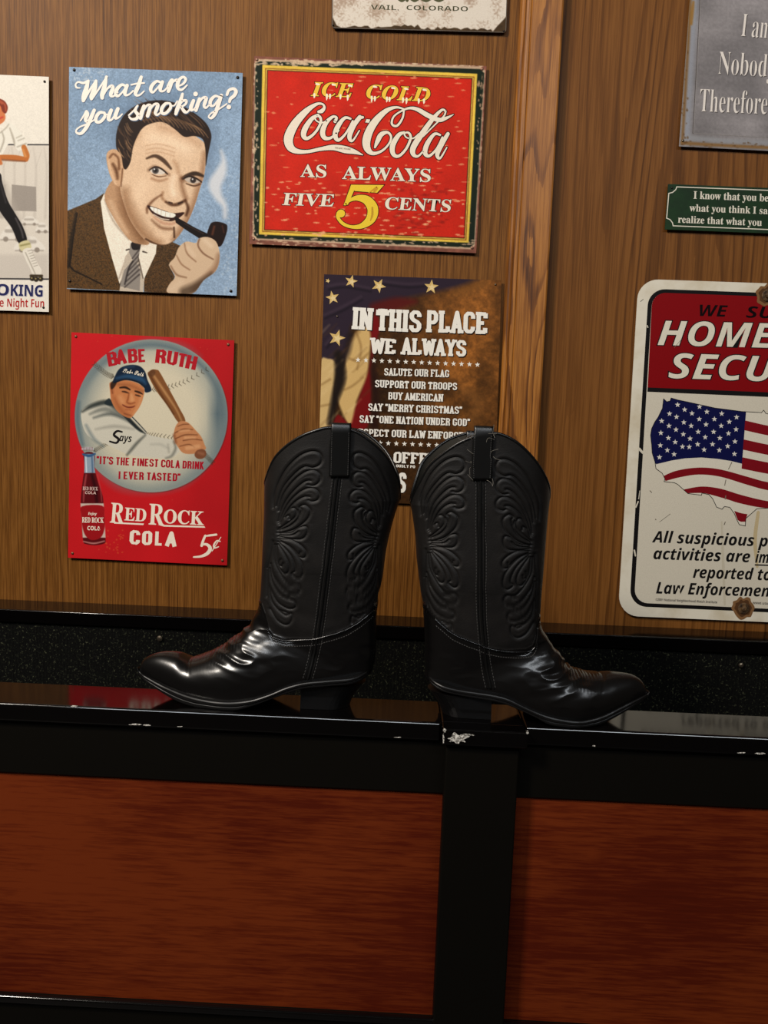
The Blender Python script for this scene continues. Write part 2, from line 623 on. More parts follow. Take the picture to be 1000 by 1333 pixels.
def set_type(ink, text, p0, p1, h, style='serif', col=(255, 255, 255), layer=3, shear=0.0, off=0.0, ref=None, outline=None, orgrow=0.0):
    """sets text along p0 -> p1 (the extent of ref) with capitals h tall"""
    t = styled(text, style)
    v, f = type_mesh(t, off)
    if not len(v):
        return
    rv = v if ref is None else type_mesh(styled(ref, style), off)[0]
    x0, x1 = rv[:, 0].min(), rv[:, 0].max()
    hv, _ = type_mesh(styled('H', style), 0.0)
    cap = hv[:, 1].max() - hv[:, 1].min()
    p0 = np.array(p0, float); p1 = np.array(p1, float)
    e = p1 - p0
    upv = np.array([e[1], -e[0]]) / np.linalg.norm(e)
    en = e / np.linalg.norm(e)
    upv = upv + en * shear

    def put(vv):
        return p0 + np.outer((vv[:, 0] - x0) / (x1 - x0), e) + np.outer(vv[:, 1] / cap * h, upv)
    if outline:
        vo, fo = type_mesh(t, off + orgrow)
        ink.tri(put(vo), fo, outline, layer - 1)
    ink.tri(put(v), f, col, layer)


# --- heavy block capitals drawn as strokes, with or without slab serifs
_G = {
    'A': ([[(.09, 0), (.31, .93), (.53, 0)], [(.17, .30), (.45, .30)]], [(.09, 0), (.53, 0)]),
    'B': ([[(.14, 0), (.14, 1)], [(.14, .91), (.42, .91), (.50, .82), (.50, .62), (.42, .53), (.14, .53)], [(.42, .53), (.52, .43), (.52, .18), (.43, .09), (.14, .09)]], []),
    'C': ([[(.52, .68), (.52, .80), (.42, .91), (.22, .91), (.11, .80), (.11, .20), (.22, .09), (.42, .09), (.52, .20), (.52, .32)]], []),
    'D': ([[(.14, 0), (.14, 1)], [(.14, .91), (.40, .91), (.51, .79), (.51, .21), (.40, .09), (.14, .09)]], []),
    'E': ([[(.14, 0), (.14, 1)], [(.14, .91), (.54, .91)], [(.14, .5), (.44, .5)], [(.14, .09), (.54, .09)], [(.52, .72), (.52, .95)], [(.52, .05), (.52, .28)]], [(.14, 0), (.14, 1)]),
    'F': ([[(.14, 0), (.14, 1)], [(.14, .91), (.54, .91)], [(.14, .5), (.44, .5)], [(.52, .72), (.52, .95)]], [(.14, 0), (.14, 1)]),
    'G': ([[(.52, .68), (.52, .80), (.42, .91), (.22, .91), (.11, .80), (.11, .20), (.22, .09), (.42, .09), (.52, .20), (.52, .44), (.36, .44)]], []),
    'H': ([[(.13, 0), (.13, 1)], [(.50, 0), (.50, 1)], [(.13, .5), (.50, .5)]], [(.13, 0), (.13, 1), (.50, 0), (.50, 1)]),
    'I': ([[(.16, 0), (.16, 1)]], [(.16, 0), (.16, 1)]),
    'K': ([[(.14, 0), (.14, 1)], [(.50, 1), (.16, .45)], [(.26, .58), (.53, 0)]], [(.14, 0), (.14, 1)]),
    'L': ([[(.14, 0), (.14, 1)], [(.14, .09), (.52, .09)], [(.50, .05), (.50, .30)]], [(.14, 0), (.14, 1)]),
    'M': ([[(.12, 0), (.12, 1)], [(.62, 0), (.62, 1)], [(.14, .95), (.37, .20), (.60, .95)]], [(.12, 0), (.62, 0)]),
    'N': ([[(.12, 0), (.12, 1)], [(.52, 0), (.52, 1)], [(.14, .95), (.50, .05)]], [(.12, 0), (.52, 1), (.12, 1)]),
    'O': ([[(.11, .5), (.11, .80), (.22, .91), (.41, .91), (.52, .80), (.52, .20), (.41, .09), (.22, .09), (.11, .20), (.11, .5)]], []),
    'P': ([[(.14, 0), (.14, 1)], [(.14, .91), (.41, .91), (.52, .80), (.52, .56), (.41, .45), (.14, .45)]], [(.14, 0)]),
    'R': ([[(.14, 0), (.14, 1)], [(.14, .91), (.41, .91), (.51, .80), (.51, .62), (.41, .51), (.14, .51)], [(.34, .51), (.50, .36), (.52, 0)]], [(.14, 0)]),
    'S': ([[(.51, .70), (.51, .81), (.42, .91), (.22, .91), (.11, .81), (.11, .66), (.20, .56), (.43, .46), (.52, .36), (.52, .19), (.42, .09), (.21, .09), (.11, .19), (.11, .31)]], []),
    'T': ([[(.31, 0), (.31, 1)], [(.06, .91), (.56, .91)], [(.08, .70), (.08, .95)], [(.54, .70), (.54, .95)]], [(.31, 0)]),
    'U': ([[(.12, 1), (.12, .20), (.22, .09), (.41, .09), (.51, .20), (.51, 1)]], [(.12, 1), (.51, 1)]),
    'V': ([[(.09, 1), (.31, .07), (.53, 1)]], [(.09, 1), (.53, 1)]),
    'W': ([[(.08, 1), (.22, .08), (.39, .80), (.56, .08), (.70, 1)]], [(.08, 1), (.70, 1)]),
    'Y': ([[(.08, 1), (.31, .48), (.54, 1)], [(.31, .52), (.31, 0)]], [(.08, 1), (.54, 1), (.31, 0)]),
    "'": ([[(.10, 1), (.08, .72)]], []),
    '"': ([[(.09, 1), (.07, .72)], [(.24, 1), (.22, .72)]], []),
}
_GW = {'I': .32, 'M': .74, 'W': .78, "'": .2, '"': .34, ' ': .30}


def set_block(ink, text, p0, p1, h, col, layer=3, slab=True, wt=0.20, gap=0.05, grow=0.0, shadow=None):
    adv, x = [], 0.0
    for ch in text:
        adv.append(x)
        x += _GW.get(ch, .63) + (gap if ch != ' ' else 0)
    total = x - gap
    p0 = np.array(p0, float); p1 = np.array(p1, float)
    e = (p1 - p0) / total
    upv = np.array([(p1 - p0)[1], -(p1 - p0)[0]]) / np.linalg.norm(p1 - p0) * h
    en = np.linalg.norm(e)
    passes = [(col, layer, np.zeros(2), grow)]
    if shadow:
        passes.insert(0, (shadow[0], layer - 1, np.array(shadow[1], float), shadow[2]))
    for c_, ly, dxy, g in passes:
        for ch, a in zip(text, adv):
            if ch not in _G:
                continue
            strokes, serifs = _G[ch]

            def P(q):
                return p0 + dxy + e * (a + q[0]) + upv * q[1]
            for st in strokes:
                if not slab and ch not in '\'"' and len(st) == 2 and abs(st[0][0] - st[1][0]) < .03 and abs(st[0][1] - st[1][1]) < .3:
                    continue
                pts = np.array([P(q) for q in st])
                for i in range(len(pts) - 1):
                    s0, s1 = pts[i], pts[i + 1]
                    d = s1 - s0
                    L_ = np.linalg.norm(d)
                    if L_ < 1e-6:
                        continue
                    d /= L_
                    # horizontals are thinner than stems
                    vert = abs(st[i + 1][1] - st[i][1]) / (abs(st[i + 1][1] - st[i][1]) + abs(st[i + 1][0] - st[i][0]) + 1e-9)
                    wd = (wt * (0.82 * (1 - vert) * h * 0.95 + vert * max(en, h * 0.55) * 1.15)) + g
                    nn = np.array([-d[1], d[0]]) * wd / 2
                    ink.tri([s0 + nn, s1 + nn, s1 - nn, s0 - nn], [(0, 1, 2, 3)], c_, ly)
                    if 0 < i:
                        ink.disc(s0[0], s0[1], wd / 2 * 0.98, c_, ly, 10)
            if slab:
                for q in serifs:
                    cy = .075 if q[1] < .5 else .925
                    c0 = P((q[0] - .165, cy - .075)); c1 = P((q[0] + .165, cy - .075))
                    c2 = P((q[0] + .165, cy + .075)); c3 = P((q[0] - .165, cy + .075))
                    ink.tri([c0, c1, c2, c3], [(0, 1, 2, 3)], c_, ly)


# ---------------------------------------------------------------- painter for printed pictures
_rng = np.random.default_rng(11)


def smooth_noise(h, w_, cell, seed=0):
    r = np.random.default_rng(seed)
    gh, gw = int(h / cell) + 3, int(w_ / cell) + 3
    g = r.random((gh, gw))
    yy = np.arange(h) / cell; xx = np.arange(w_) / cell
    y0 = yy.astype(int); x0 = xx.astype(int)
    fy = yy - y0; fx = xx - x0
    fy = (fy * fy * (3 - 2 * fy))[:, None]; fx = (fx * fx * (3 - 2 * fx))[None]
    a = g[y0][:, x0]; b = g[y0][:, x0 + 1]; c = g[y0 + 1][:, x0]; d = g[y0 + 1][:, x0 + 1]
    return (a * (1 - fx) + b * fx) * (1 - fy) + (c * (1 - fx) + d * fx) * fy


class Paint:
    def __init__(self, fr, x0, y0, x1, y1, res, bg):
        """canvas over drawing-frame box, res = samples per drawing unit"""
        self.fr, self.x0, self.y0, self.res = fr, x0, y0, res
        self.w, self.h = int((x1 - x0) * res) + 1, int((y1 - y0) * res) + 1
        self.a = np.empty((self.h, self.w, 3)); self.a[:] = bg
        self.clip = None
        self.X = x0 + np.arange(self.w)[None] / res + np.zeros((self.h, 1))
        self.Y = y0 + np.arange(self.h)[:, None] / res + np.zeros((1, self.w))

    def _blend(self, sl, m, col):
        if callable(col):
            col = col(self.X[sl], self.Y[sl])
        if self.clip is not None:
            m = m * self.clip[sl]
        self.a[sl] = self.a[sl] * (1 - m[..., None]) + np.asarray(col, float) * m[..., None]

    def _box(self, x0, y0, x1, y1):
        i0 = max(0, int((y0 - self.y0) * self.res) - 1); i1 = min(self.h, int((y1 - self.y0) * self.res) + 2)
        j0 = max(0, int((x0 - self.x0) * self.res) - 1); j1 = min(self.w, int((x1 - self.x0) * self.res) + 2)
        if i1 <= i0 or j1 <= j0:
            return None
        return (slice(i0, i1), slice(j0, j1))

    def mask(self, pts, soft, sl):
        X, Y = self.X[sl], self.Y[sl]
        ins = np.zeros(X.shape, bool)
        n = len(pts)
        D = np.full(X.shape, 1e9)
        for i in range(n):
            x0, y0 = pts[i][:2]; x1, y1 = pts[(i + 1) % n][:2]
            if y0 != y1:
                c = ((y0 > Y) != (y1 > Y)) & (X < (x1 - x0) * (Y - y0) / (y1 - y0) + x0)
                ins ^= c
            dx, dy = x1 - x0, y1 - y0
            L2 = dx * dx + dy * dy + 1e-9
            t = np.clip(((X - x0) * dx + (Y - y0) * dy) / L2, 0, 1)
            D = np.minimum(D, (X - x0 - t * dx) ** 2 + (Y - y0 - t * dy) ** 2)
        D = np.sqrt(D)
        sd = np.where(ins, D, -D)
        return np.clip(0.5 + sd / max(soft, 1e-3), 0, 1)

    def keep_inside(self, *polys):
        """later strokes only mark the inside of these outlines"""
        c = np.zeros((self.h, self.w))
        full = (slice(0, self.h), slice(0, self.w))
        for q in polys:
            c = np.maximum(c, self.mask(crom(q, 4, True), 4.0, full))
        self.clip = c

    def fill(self, pts, col, alpha=1.0, soft=3.0, smooth=True):
        P = np.asarray(pts, float)
        if smooth:
            P = crom(P, 4, True)
        sl = self._box(P[:, 0].min() - soft, P[:, 1].min() - soft, P[:, 0].max() + soft, P[:, 1].max() + soft)
        if sl is None:
            return
        m = self.mask(P, soft, sl) * alpha
        self._blend(sl, m, col)

    def stroke(self, pts, col, alpha=1.0, soft=3.0, smooth=True):
        P = np.asarray(pts, float)
        if smooth and len(P) > 2:
            P = crom(P, 5)
        mw = P[:, 2].max() / 2 + soft
        sl = self._box(P[:, 0].min() - mw, P[:, 1].min() - mw, P[:, 0].max() + mw, P[:, 1].max() + mw)
        if sl is None:
            return
        X, Y = self.X[sl], self.Y[sl]
        D = np.full(X.shape, 1e9)
        for i in range(max(1, len(P) - 1)):
            x0, y0, w0 = P[i]; x1, y1, w1 = P[min(i + 1, len(P) - 1)]
            dx, dy = x1 - x0, y1 - y0
            L2 = dx * dx + dy * dy + 1e-9
            t = np.clip(((X - x0) * dx + (Y - y0) * dy) / L2, 0, 1)
            d = np.hypot(X - x0 - t * dx, Y - y0 - t * dy) - (w0 + (w1 - w0) * t) / 2
            D = np.minimum(D, d)
        self._blend(sl, np.clip(0.5 - D / max(soft, 1e-3), 0, 1) * alpha, col)

    def dot(self, x, y, r, col, alpha=1.0, soft=3.0):
        self.stroke([(x, y, 2 * r), (x + 0.01, y, 2 * r)], col, alpha, soft, False)

    def grain(self, amp, cell=1.0, seed=1, sl=None):
        n = smooth_noise(self.h, self.w, cell, seed) - 0.5
        self.a *= (1 + amp * n)[..., None]

    def flecks(self, n, col, rx=(2, 7), ry=(1, 3), box=None, alpha=0.9, seed=3, keep=None):
        r = np.random.default_rng(seed)
        bx = box or (self.x0, self.y0, self.x0 + self.w / self.res, self.y0 + self.h / self.res)
        for _ in range(n):
            x = r.uniform(bx[0], bx[2]); y = r.uniform(bx[1], bx[3])
            a, b = r.uniform(*rx), r.uniform(*ry)
            sl = self._box(x - a, y - b, x + a, y + b)
            if sl is None:
                continue
            X, Y = self.X[sl], self.Y[sl]
            d = ((X - x) / a) ** 2 + ((Y - y) / b) ** 2 + 0.9 * (np.random.default_rng(int(x * 7 + y)).random(X.shape) - 0.5)
            self._blend(sl, np.clip((1 - d) * 1.5, 0, 1) * alpha, col)

    def build(self, name, parent, quad, nu, nv, layer=1, label=None):
        """mesh sheet over the sign's four corners (in photograph pixels), coloured point by point"""
        q = np.asarray(quad, float)
        u = np.linspace(0, 1, nu)[None, :, None]; v_ = np.linspace(0, 1, nv)[:, None, None]
        P = (q[0] * (1 - u) + q[1] * u) * (1 - v_) + (q[3] * (1 - u) + q[2] * u) * v_
        P = P.reshape(-1, 2)
        X = (P[:, 0] - self.fr.x0) * self.fr.sc; Y = (P[:, 1] - self.fr.y0) * self.fr.sc
        gx = np.clip((X - self.x0) * self.res, 0, self.w - 1.001); gy = np.clip((Y - self.y0) * self.res, 0, self.h - 1.001)
        ix, iy = gx.astype(int), gy.astype(int)
        fx, fy = (gx - ix)[:, None], (gy - iy)[:, None]
        A = self.a
        C = (A[iy, ix] * (1 - fx) + A[iy, np.minimum(ix + 1, self.w - 1)] * fx) * (1 - fy) + \
            (A[np.minimum(iy + 1, self.h - 1), ix] * (1 - fx) + A[np.minimum(iy + 1, self.h - 1), np.minimum(ix + 1, self.w - 1)] * fx) * fy
        W3 = at_arr(P, SIGN_Y - STEP * layer)
        g = np.arange(nu * nv).reshape(nv, nu)
        F4 = np.stack([g[:-1, :-1].ravel(), g[1:, :-1].ravel(), g[1:, 1:].ravel(), g[:-1, 1:].ravel()], 1)
        return mesh_obj(name, W3, F4, PRINT, parent, colors=lin_arr(C), label=label)


def sign(name, label, quad, mat, thick=0.0014, round_px=0.0, back=True):
    """tin sheet standing a few millimetres off the wall on a smaller backing flange"""
    q = np.asarray(quad, float)
    c = at_arr([q.mean(0)], 0.0)[0]
    t = thing(name, label, 'sign', (c[0], 0.0, c[2]))
    pts = q
    if round_px:
        out = []
        for i in range(4):
            p, a, b = q[i], q[i - 1], q[(i + 1) % 4]
            da = (a - p) / np.linalg.norm(a - p) * round_px; db = (b - p) / np.linalg.norm(b - p) * round_px
            for k in range(9):
                s = k / 8
                # quarter-round corner
                ang = s * math.pi / 2
                out.append(p + da * (1 - math.sin(ang)) + db * (1 - math.cos(ang)))
        pts = np.array(out)
    n = len(pts)
    fr_ = at_arr(pts, SIGN_Y)
    bk = fr_.copy(); bk[:, 1] += thick
    V = list(fr_) + list(bk)
    Fc = [tuple(range(n)), tuple(range(2 * n - 1, n - 1, -1))] + [(i, i + n, (i + 1) % n + n, (i + 1) % n) for i in range(n)]
    ctr = fr_.mean(0)
    fl = fr_.copy()
    fl[:, 0] = ctr[0] + (fl[:, 0] - ctr[0]) * 0.95
    fl[:, 2] = ctr[2] + (fl[:, 2] - ctr[2]) * 0.95
    a_ = fl.copy(); a_[:, 1] = SIGN_Y + thick * 0.5
    b_ = fl.copy(); b_[:, 1] = -0.0002
    k = len(V)
    V += list(a_) + list(b_)
    Fc += [(k + i, k + i + n, k + (i + 1) % n + n, k + (i + 1) % n) for i in range(n)]
    mesh_obj('panel', np.array(V), Fc, mat, t)
    return t, pts


def nails(t, pts, mat=None, r=0.0027, fr=None):
    for x, y in pts:
        px = fr(x, y) if fr else (x, y)
        p = at(px[0], px[1], SIGN_Y)
        vs = [(p[0], -0.0004, p[2]), (p[0], SIGN_Y - 0.0004, p[2]), (p[0], SIGN_Y - 0.0012, p[2]), (p[0], SIGN_Y - 0.0019, p[2])]
        MB().tube(vs, [r, r, r * 0.85, r * 0.35], 12).build('nail', mat or STEEL, t, smooth=True)


TIN = plain('bare_tin_edge', (120, 116, 108), rough=0.45, metal=0.3)

# ================================================================ SIGN: man with a pipe
Q = [(90, 87), (316, 95), (308, 385), (87, 376)]
fr = frame(80, 70, 4.0)
t, _q = sign('tin_sign', 'blue tin sign of a smiling man with a pipe under white script', Q, TIN)
P = Paint(fr, 0, 0, 1000, 1320, 0.5, (136, 160, 186))
sky = smooth_noise(P.h, P.w, 160, 5)
P.a += ((sky - 0.5) * 26)[..., None]
P.a += (np.clip((P.Y - 250) / 900, 0, 1) * 14)[..., None]
P.grain(0.22, 2.0, 3)
P.grain(0.10, 6.0, 4)
P.flecks(260, (188, 205, 220), (2, 9), (2, 7), alpha=0.35, seed=8)
P.flecks(120, (196, 210, 222), (2, 8), (2, 9), box=(840, 600, 940, 1260), alpha=0.5, seed=9)
P.flecks(70, (200, 212, 222), (3, 9), (2, 7), box=(40, 65, 240, 140), alpha=0.5, seed=10)
# halo round the figure
P.stroke([(280, 560, 60), (330, 330, 60), (520, 240, 60), (720, 330, 60), (780, 470, 50), (750, 640, 50)], (110, 132, 158), 0.55, 60)
# smoke
P.stroke([(832, 505, 8), (845, 560, 26), (830, 620, 56), (800, 680, 66), (815, 740, 44), (848, 790, 26), (852, 850, 18)], (226, 226, 228), 0.9, 26)
# suit
brown = (88, 62, 34)
P.fill([(20, 822), (110, 785), (180, 755), (222, 725), (240, 900), (300, 1110), (330, 1235), (20, 1220)], brown, 1, 4, False)
P.fill([(430, 1240), (430, 1175), (500, 985), (560, 972), (620, 1000), (600, 1050), (560, 1100), (590, 1160), (560, 1250)], (82, 58, 34), 1, 4, False)
sl = (slice(int(700 * .5), None), slice(0, int(600 * .5)))
for k_, (cell, amp) in enumerate(((1.2, 0.9), (2.5, 0.5))):
    nz = smooth_noise(P.h, P.w, cell, 21 + k_) - 0.5
    dark = (P.a.sum(2) < 260)
    P.a *= np.where(dark, 1 + amp * nz, 1)[..., None]
for k_ in range(9):
    x = 60 + k_ * 30
    P.stroke([(x, 800, 3), (x + 50, 1000, 3), (x + 120, 1235, 3)], (104, 78, 46), 0.35, 4)
P.stroke([(82, 830, 6), (62, 950, 8), (42, 1105, 10), (66, 1130, 8), (140, 1165, 8), (210, 1200, 8)], (24, 16, 10), 0.9, 5, False)
P.stroke([(76, 830, 10), (52, 960, 18), (34, 1110, 18)], (26, 18, 12), 0.7, 12)
P.stroke([(240, 850, 10), (275, 1020, 14), (310, 1200, 14)], (30, 20, 12), 0.8, 12)
# shirt and tie
P.fill([(204, 770), (222, 728), (262, 840), (350, 960), (385, 985), (345, 1080), (303, 1200), (262, 1060), (222, 910)], (232, 218, 198), 1, 3, False)
P.stroke([(225, 760, 8), (270, 870, 10), (350, 965, 10)], (160, 140, 118), 0.6, 10)
P.stroke([(300, 1170, 8), (330, 1090, 10), (375, 1000, 10)], (170, 152, 132), 0.7, 8)
P.fill([(300, 1245), (330, 1060), (380, 985), (430, 990), (440, 1100), (425, 1245)], (196, 180, 160), 1, 3, False)
P.fill([(360, 985), (418, 985), (420, 1040), (388, 1085), (412, 1130), (408, 1235), (304, 1210), (328, 1125), (372, 1075), (352, 1035)], (150, 140, 130), 1, 3, False)
P.fill([(366, 982), (418, 984), (416, 1015), (372, 1020)], (34, 28, 28), 1, 4)
for k_ in range(6):
    P.stroke([(330 + k_ * 8, 1215 - k_ * 30, 7), (405, 1150 - k_ * 26, 9)], (66, 58, 56), 0.8, 6, False)
P.stroke([(372, 1080, 8), (350, 1120, 10), (330, 1200, 8)], (40, 34, 34), 0.8, 6)
P.fill([(415, 988), (440, 980), (496, 992), (492, 1040), (428, 1176), (402, 1062)], (230, 216, 196), 1, 3, False)
P.stroke([(400, 1060, 6), (425, 1168, 6)], (90, 76, 66), 0.7, 5, False)
P.stroke([(338, 1022, 7), (352, 1018, 7)], (50, 40, 36), 0.9, 4, False)
P.stroke([(425, 1030, 8), (445, 1036, 5)], (60, 48, 42), 0.9, 4, False)
# neck
P.fill([(224, 735), (300, 640), (360, 800), (440, 950), (455, 992), (400, 990), (350, 965), (272, 855)], (196, 152, 114), 1, 3)
P.stroke([(320, 700, 40), (345, 820, 60), (420, 960, 50)], (134, 92, 62), 0.7, 50)
P.stroke([(255, 770, 20), (290, 850, 24), (340, 930, 14)], (226, 188, 150), 0.6, 26)
# face
skin = (224, 188, 152)
FACE = [(312, 570), (335, 470), (400, 385), (490, 345), (600, 370), (700, 430), (755, 480), (752, 560), (742, 640), (722, 700), (694, 790), (655, 880), (600, 962),
        (545, 995), (480, 990), (425, 960), (360, 870), (322, 770), (305, 690)]
P.fill(FACE, skin, 1, 3)
P.keep_inside(FACE)
# broad modelling
P.stroke([(330, 720, 40), (352, 820, 60), (420, 930, 60), (500, 985, 40)], (164, 118, 82), 0.75, 60)
P.stroke([(745, 520, 14), (735, 620, 20), (715, 700, 26), (690, 790, 30), (650, 880, 34), (590, 965, 24)], (150, 104, 72), 0.75, 40)
P.stroke([(322, 560, 20), (345, 480, 30), (390, 420, 30)], (186, 142, 104), 0.6, 40)
P.stroke([(520, 385, 40), (620, 420, 40), (720, 470, 30)], (196, 152, 116), 0.5, 40)
P.stroke([(470, 440, 60), (570, 460, 70), (650, 500, 60)], (238, 206, 172), 0.7, 60)
P.stroke([(420, 680, 60), (400, 740, 50)], (238, 204, 168), 0.6, 60)
P.stroke([(480, 660, 30), (440, 720, 34), (420, 790, 26)], (232, 196, 160), 0.5, 40)
for y in (470, 492, 512):
    P.stroke([(440, y + 8, 4), (510, y, 5), (590, y + 22, 4)], (186, 140, 104), 0.45, 8)
P.stroke([(585, 560, 14), (600, 580, 18), (610, 620, 14)], (176, 130, 94), 0.5, 20)
# brows
P.stroke([(444, 545, 8), (488, 532, 16), (532, 556, 20), (570, 598, 10)], (78, 54, 38), 0.95, 9)
P.stroke([(630, 648, 12), (658, 634, 20), (700, 624, 21), (746, 640, 9)], (58, 40, 28), 1, 9)
# eyes
P.stroke([(455, 606, 12), (485, 590, 16), (530, 612, 14), (560, 630, 10)], (120, 80, 56), 0.6, 18)
P.fill([(462, 606), (490, 592), (520, 602), (540, 622), (505, 629), (475, 622)], (214, 200, 184), 1, 3)
P.dot(490, 608, 17, (74, 66, 62), 1, 6)
P.dot(490, 608, 8, (24, 18, 18), 1, 4)
P.dot(484, 601, 4, (240, 236, 230), 1, 3)
P.stroke([(458, 606, 5), (488, 589, 8), (522, 600, 8), (552, 626, 6)], (44, 28, 20), 1, 4)
P.stroke([(472, 628, 4), (505, 640, 6), (545, 636, 4)], (120, 80, 56), 0.9, 5)
P.stroke([(470, 650, 10), (510, 662, 12), (550, 652, 8)], (170, 122, 88), 0.7, 14)
P.stroke([(630, 655, 20), (670, 650, 26), (715, 668, 18)], (128, 86, 60), 0.8, 24)
P.fill([(642, 652), (665, 642), (695, 650), (722, 668), (690, 676), (658, 668)], (196, 178, 160), 1, 3)
P.dot(686, 658, 15, (52, 42, 38), 1, 6)
P.dot(683, 653, 4, (236, 230, 224), 1, 3)
P.stroke([(632, 652, 8), (665, 638, 9), (700, 648, 8), (730, 668, 6)], (36, 22, 16), 1, 4)
P.stroke([(650, 676, 5), (690, 688, 7), (722, 680, 4)], (90, 58, 40), 0.9, 7)
# nose
P.stroke([(622, 640, 12), (630, 700, 20), (648, 755, 22)], (150, 104, 72), 0.7, 24)
P.stroke([(585, 640, 18), (575, 690, 24), (585, 730, 30)], (242, 212, 180), 0.75, 26)
P.stroke([(528, 722, 12), (524, 748, 14), (540, 768, 12)], (168, 120, 84), 0.7, 14)
P.stroke([(545, 772, 10), (575, 786, 14), (612, 782, 16), (645, 762, 10)], (96, 60, 40), 0.9, 12)
P.stroke([(560, 774, 8), (575, 778, 8)], (44, 24, 16), 0.9, 6, False)
P.stroke([(610, 780, 10), (630, 772, 8)], (44, 24, 16), 0.9, 6, False)
# smile folds
P.stroke([(520, 735, 6), (480, 762, 10), (448, 800, 12), (446, 828, 8)], (128, 84, 58), 0.85, 12)
P.stroke([(648, 770, 10), (660, 805, 14), (650, 840, 12)], (90, 56, 38), 0.85, 14)
# mouth
P.fill([(446, 792), (475, 796), (530, 815), (580, 830), (640, 826), (612, 855), (570, 872), (520, 862), (478, 836)], (52, 24, 18), 1, 4)
P.fill([(462, 796), (500, 806), (545, 822), (592, 834), (585, 852), (545, 850), (500, 834), (472, 816)], (240, 228, 210), 1, 3)
P.stroke([(480, 836, 5), (520, 858, 7), (560, 864, 6)], (226, 206, 184), 0.9, 4)
for x, y in ((482, 806), (500, 812), (520, 820), (543, 828), (566, 835)):
    P.stroke([(x, y - 4, 2), (x - 2, y + 26, 2)], (150, 120, 100), 0.7, 3, False)
P.stroke([(480, 850, 8), (525, 880, 16), (575, 886, 14), (600, 872, 8)], (206, 156, 124), 0.9, 10)
P.stroke([(470, 866, 6), (520, 906, 14), (575, 912, 12)], (130, 86, 60), 0.7, 16)
P.stroke([(500, 940, 30), (545, 948, 34)], (232, 196, 160), 0.6, 30)
P.stroke([(440, 965, 8), (500, 994, 8), (550, 996, 8), (596, 970, 6)], (70, 42, 28), 0.8, 8)
P.stroke([(586, 905, 8), (588, 955, 8)], (60, 34, 22), 0.8, 8, False)
P.clip = None
# ear
P.fill([(234, 545), (240, 512), (268, 497), (300, 508), (322, 560), (322, 640), (304, 688), (280, 680), (256, 640), (242, 595)], (210, 166, 126), 1, 3)
P.stroke([(252, 540, 10), (270, 522, 10), (296, 545, 10), (300, 600, 12)], (128, 84, 56), 0.8, 10)
P.stroke([(268, 575, 14), (286, 610, 18), (292, 650, 12)], (110, 70, 46), 0.75, 14)
P.stroke([(246, 560, 8), (258, 620, 8), (282, 676, 8)], (232, 194, 156), 0.7, 10)
P.stroke([(318, 600, 6), (310, 690, 6)], (120, 80, 56), 0.8, 8, False)
# hair
P.fill([(284, 470), (288, 405), (318, 330), (370, 280), (440, 250), (520, 242), (600, 258), (680, 300), (752, 360), (780, 420), (775, 470), (764, 520), (752, 585),
        (750, 500), (735, 445), (690, 428), (640, 432), (590, 392), (530, 356), (470, 362), (425, 385), (395, 430), (372, 490), (360, 560), (338, 600), (322, 590), (312, 530), (290, 500)], (40, 26, 20), 1, 4)
for k_ in range(34):
    r_ = np.random.default_rng(k_)
    s = r_.uniform(0, 1)
    x = 420 + 330 * s; y = 305 + 90 * s * s + r_.uniform(-40, 16)
    P.stroke([(x - 60, y - 50 + r_.uniform(-10, 10), 2), (x, y, 4), (x + 30, y + 36, 2)], (136, 100, 72) if k_ % 2 else (20, 12, 10), r_.uniform(0.3, 0.7), 5)
for k_ in range(22):
    r_ = np.random.default_rng(100 + k_)
    x, y = r_.uniform(295, 350), r_.uniform(380, 540)
    P.stroke([(x - 6, y - 26, 2), (x + 4, y, 4), (x + 22, y + 22, 2)], (204, 164, 124) if k_ % 2 == 0 else (92, 66, 46), 0.75, 5)
P.stroke([(470, 300, 6), (510, 320, 16), (560, 350, 10)], (186, 146, 110), 0.7, 18)
P.stroke([(395, 330, 4), (430, 345, 8), (500, 335, 4)], (150, 112, 82), 0.5, 10)
for k_ in range(16):   # light catching the combed-back hair
    r_ = np.random.default_rng(300 + k_)
    s = k_ / 15
    x, y = 400 + 330 * s, 335 + 20 * s + 60 * s * s
    P.stroke([(x - 40, y - 44, 2), (x + 4, y - 16, 5), (x + 34, y + 22, 3)], (190, 150, 112), 0.9 * r_.uniform(0.5, 1), 5)
# printed-photo grain and contrast over the figure
skin_m = (((P.a[..., 0] - P.a[..., 2]) > 22) & (P.a.mean(2) > 78))[..., None]
lum = P.a.mean(2, keepdims=True)
P.a = np.where(skin_m, P.a + (lum - 158) * 0.36, P.a)
P.a = np.where(skin_m, P.a * (1 + 0.10 * (smooth_noise(P.h, P.w, 1.3, 401) - 0.5) + 0.07 * (smooth_noise(P.h, P.w, 2.6, 402) - 0.5))[..., None], P.a)
P.a = np.clip(P.a, 0, 250)
# pipe
P.fill([(588, 848), (606, 854), (700, 908), (768, 940), (758, 962), (722, 964), (650, 918), (596, 880)], (24, 15, 12), 1, 3, False)
P.fill([(760, 950), (768, 905), (782, 880), (812, 874), (850, 884), (864, 898), (858, 940), (832, 1000), (800, 996)], (32, 16, 12), 1, 3)
P.stroke([(796, 900, 10), (786, 940, 10)], (120, 66, 40), 0.7, 10)
P.stroke([(838, 896, 6), (846, 930, 6)], (94, 52, 36), 0.7, 8)
P.stroke([(640, 884, 3), (740, 938, 4)], (96, 70, 54), 0.6, 5, False)
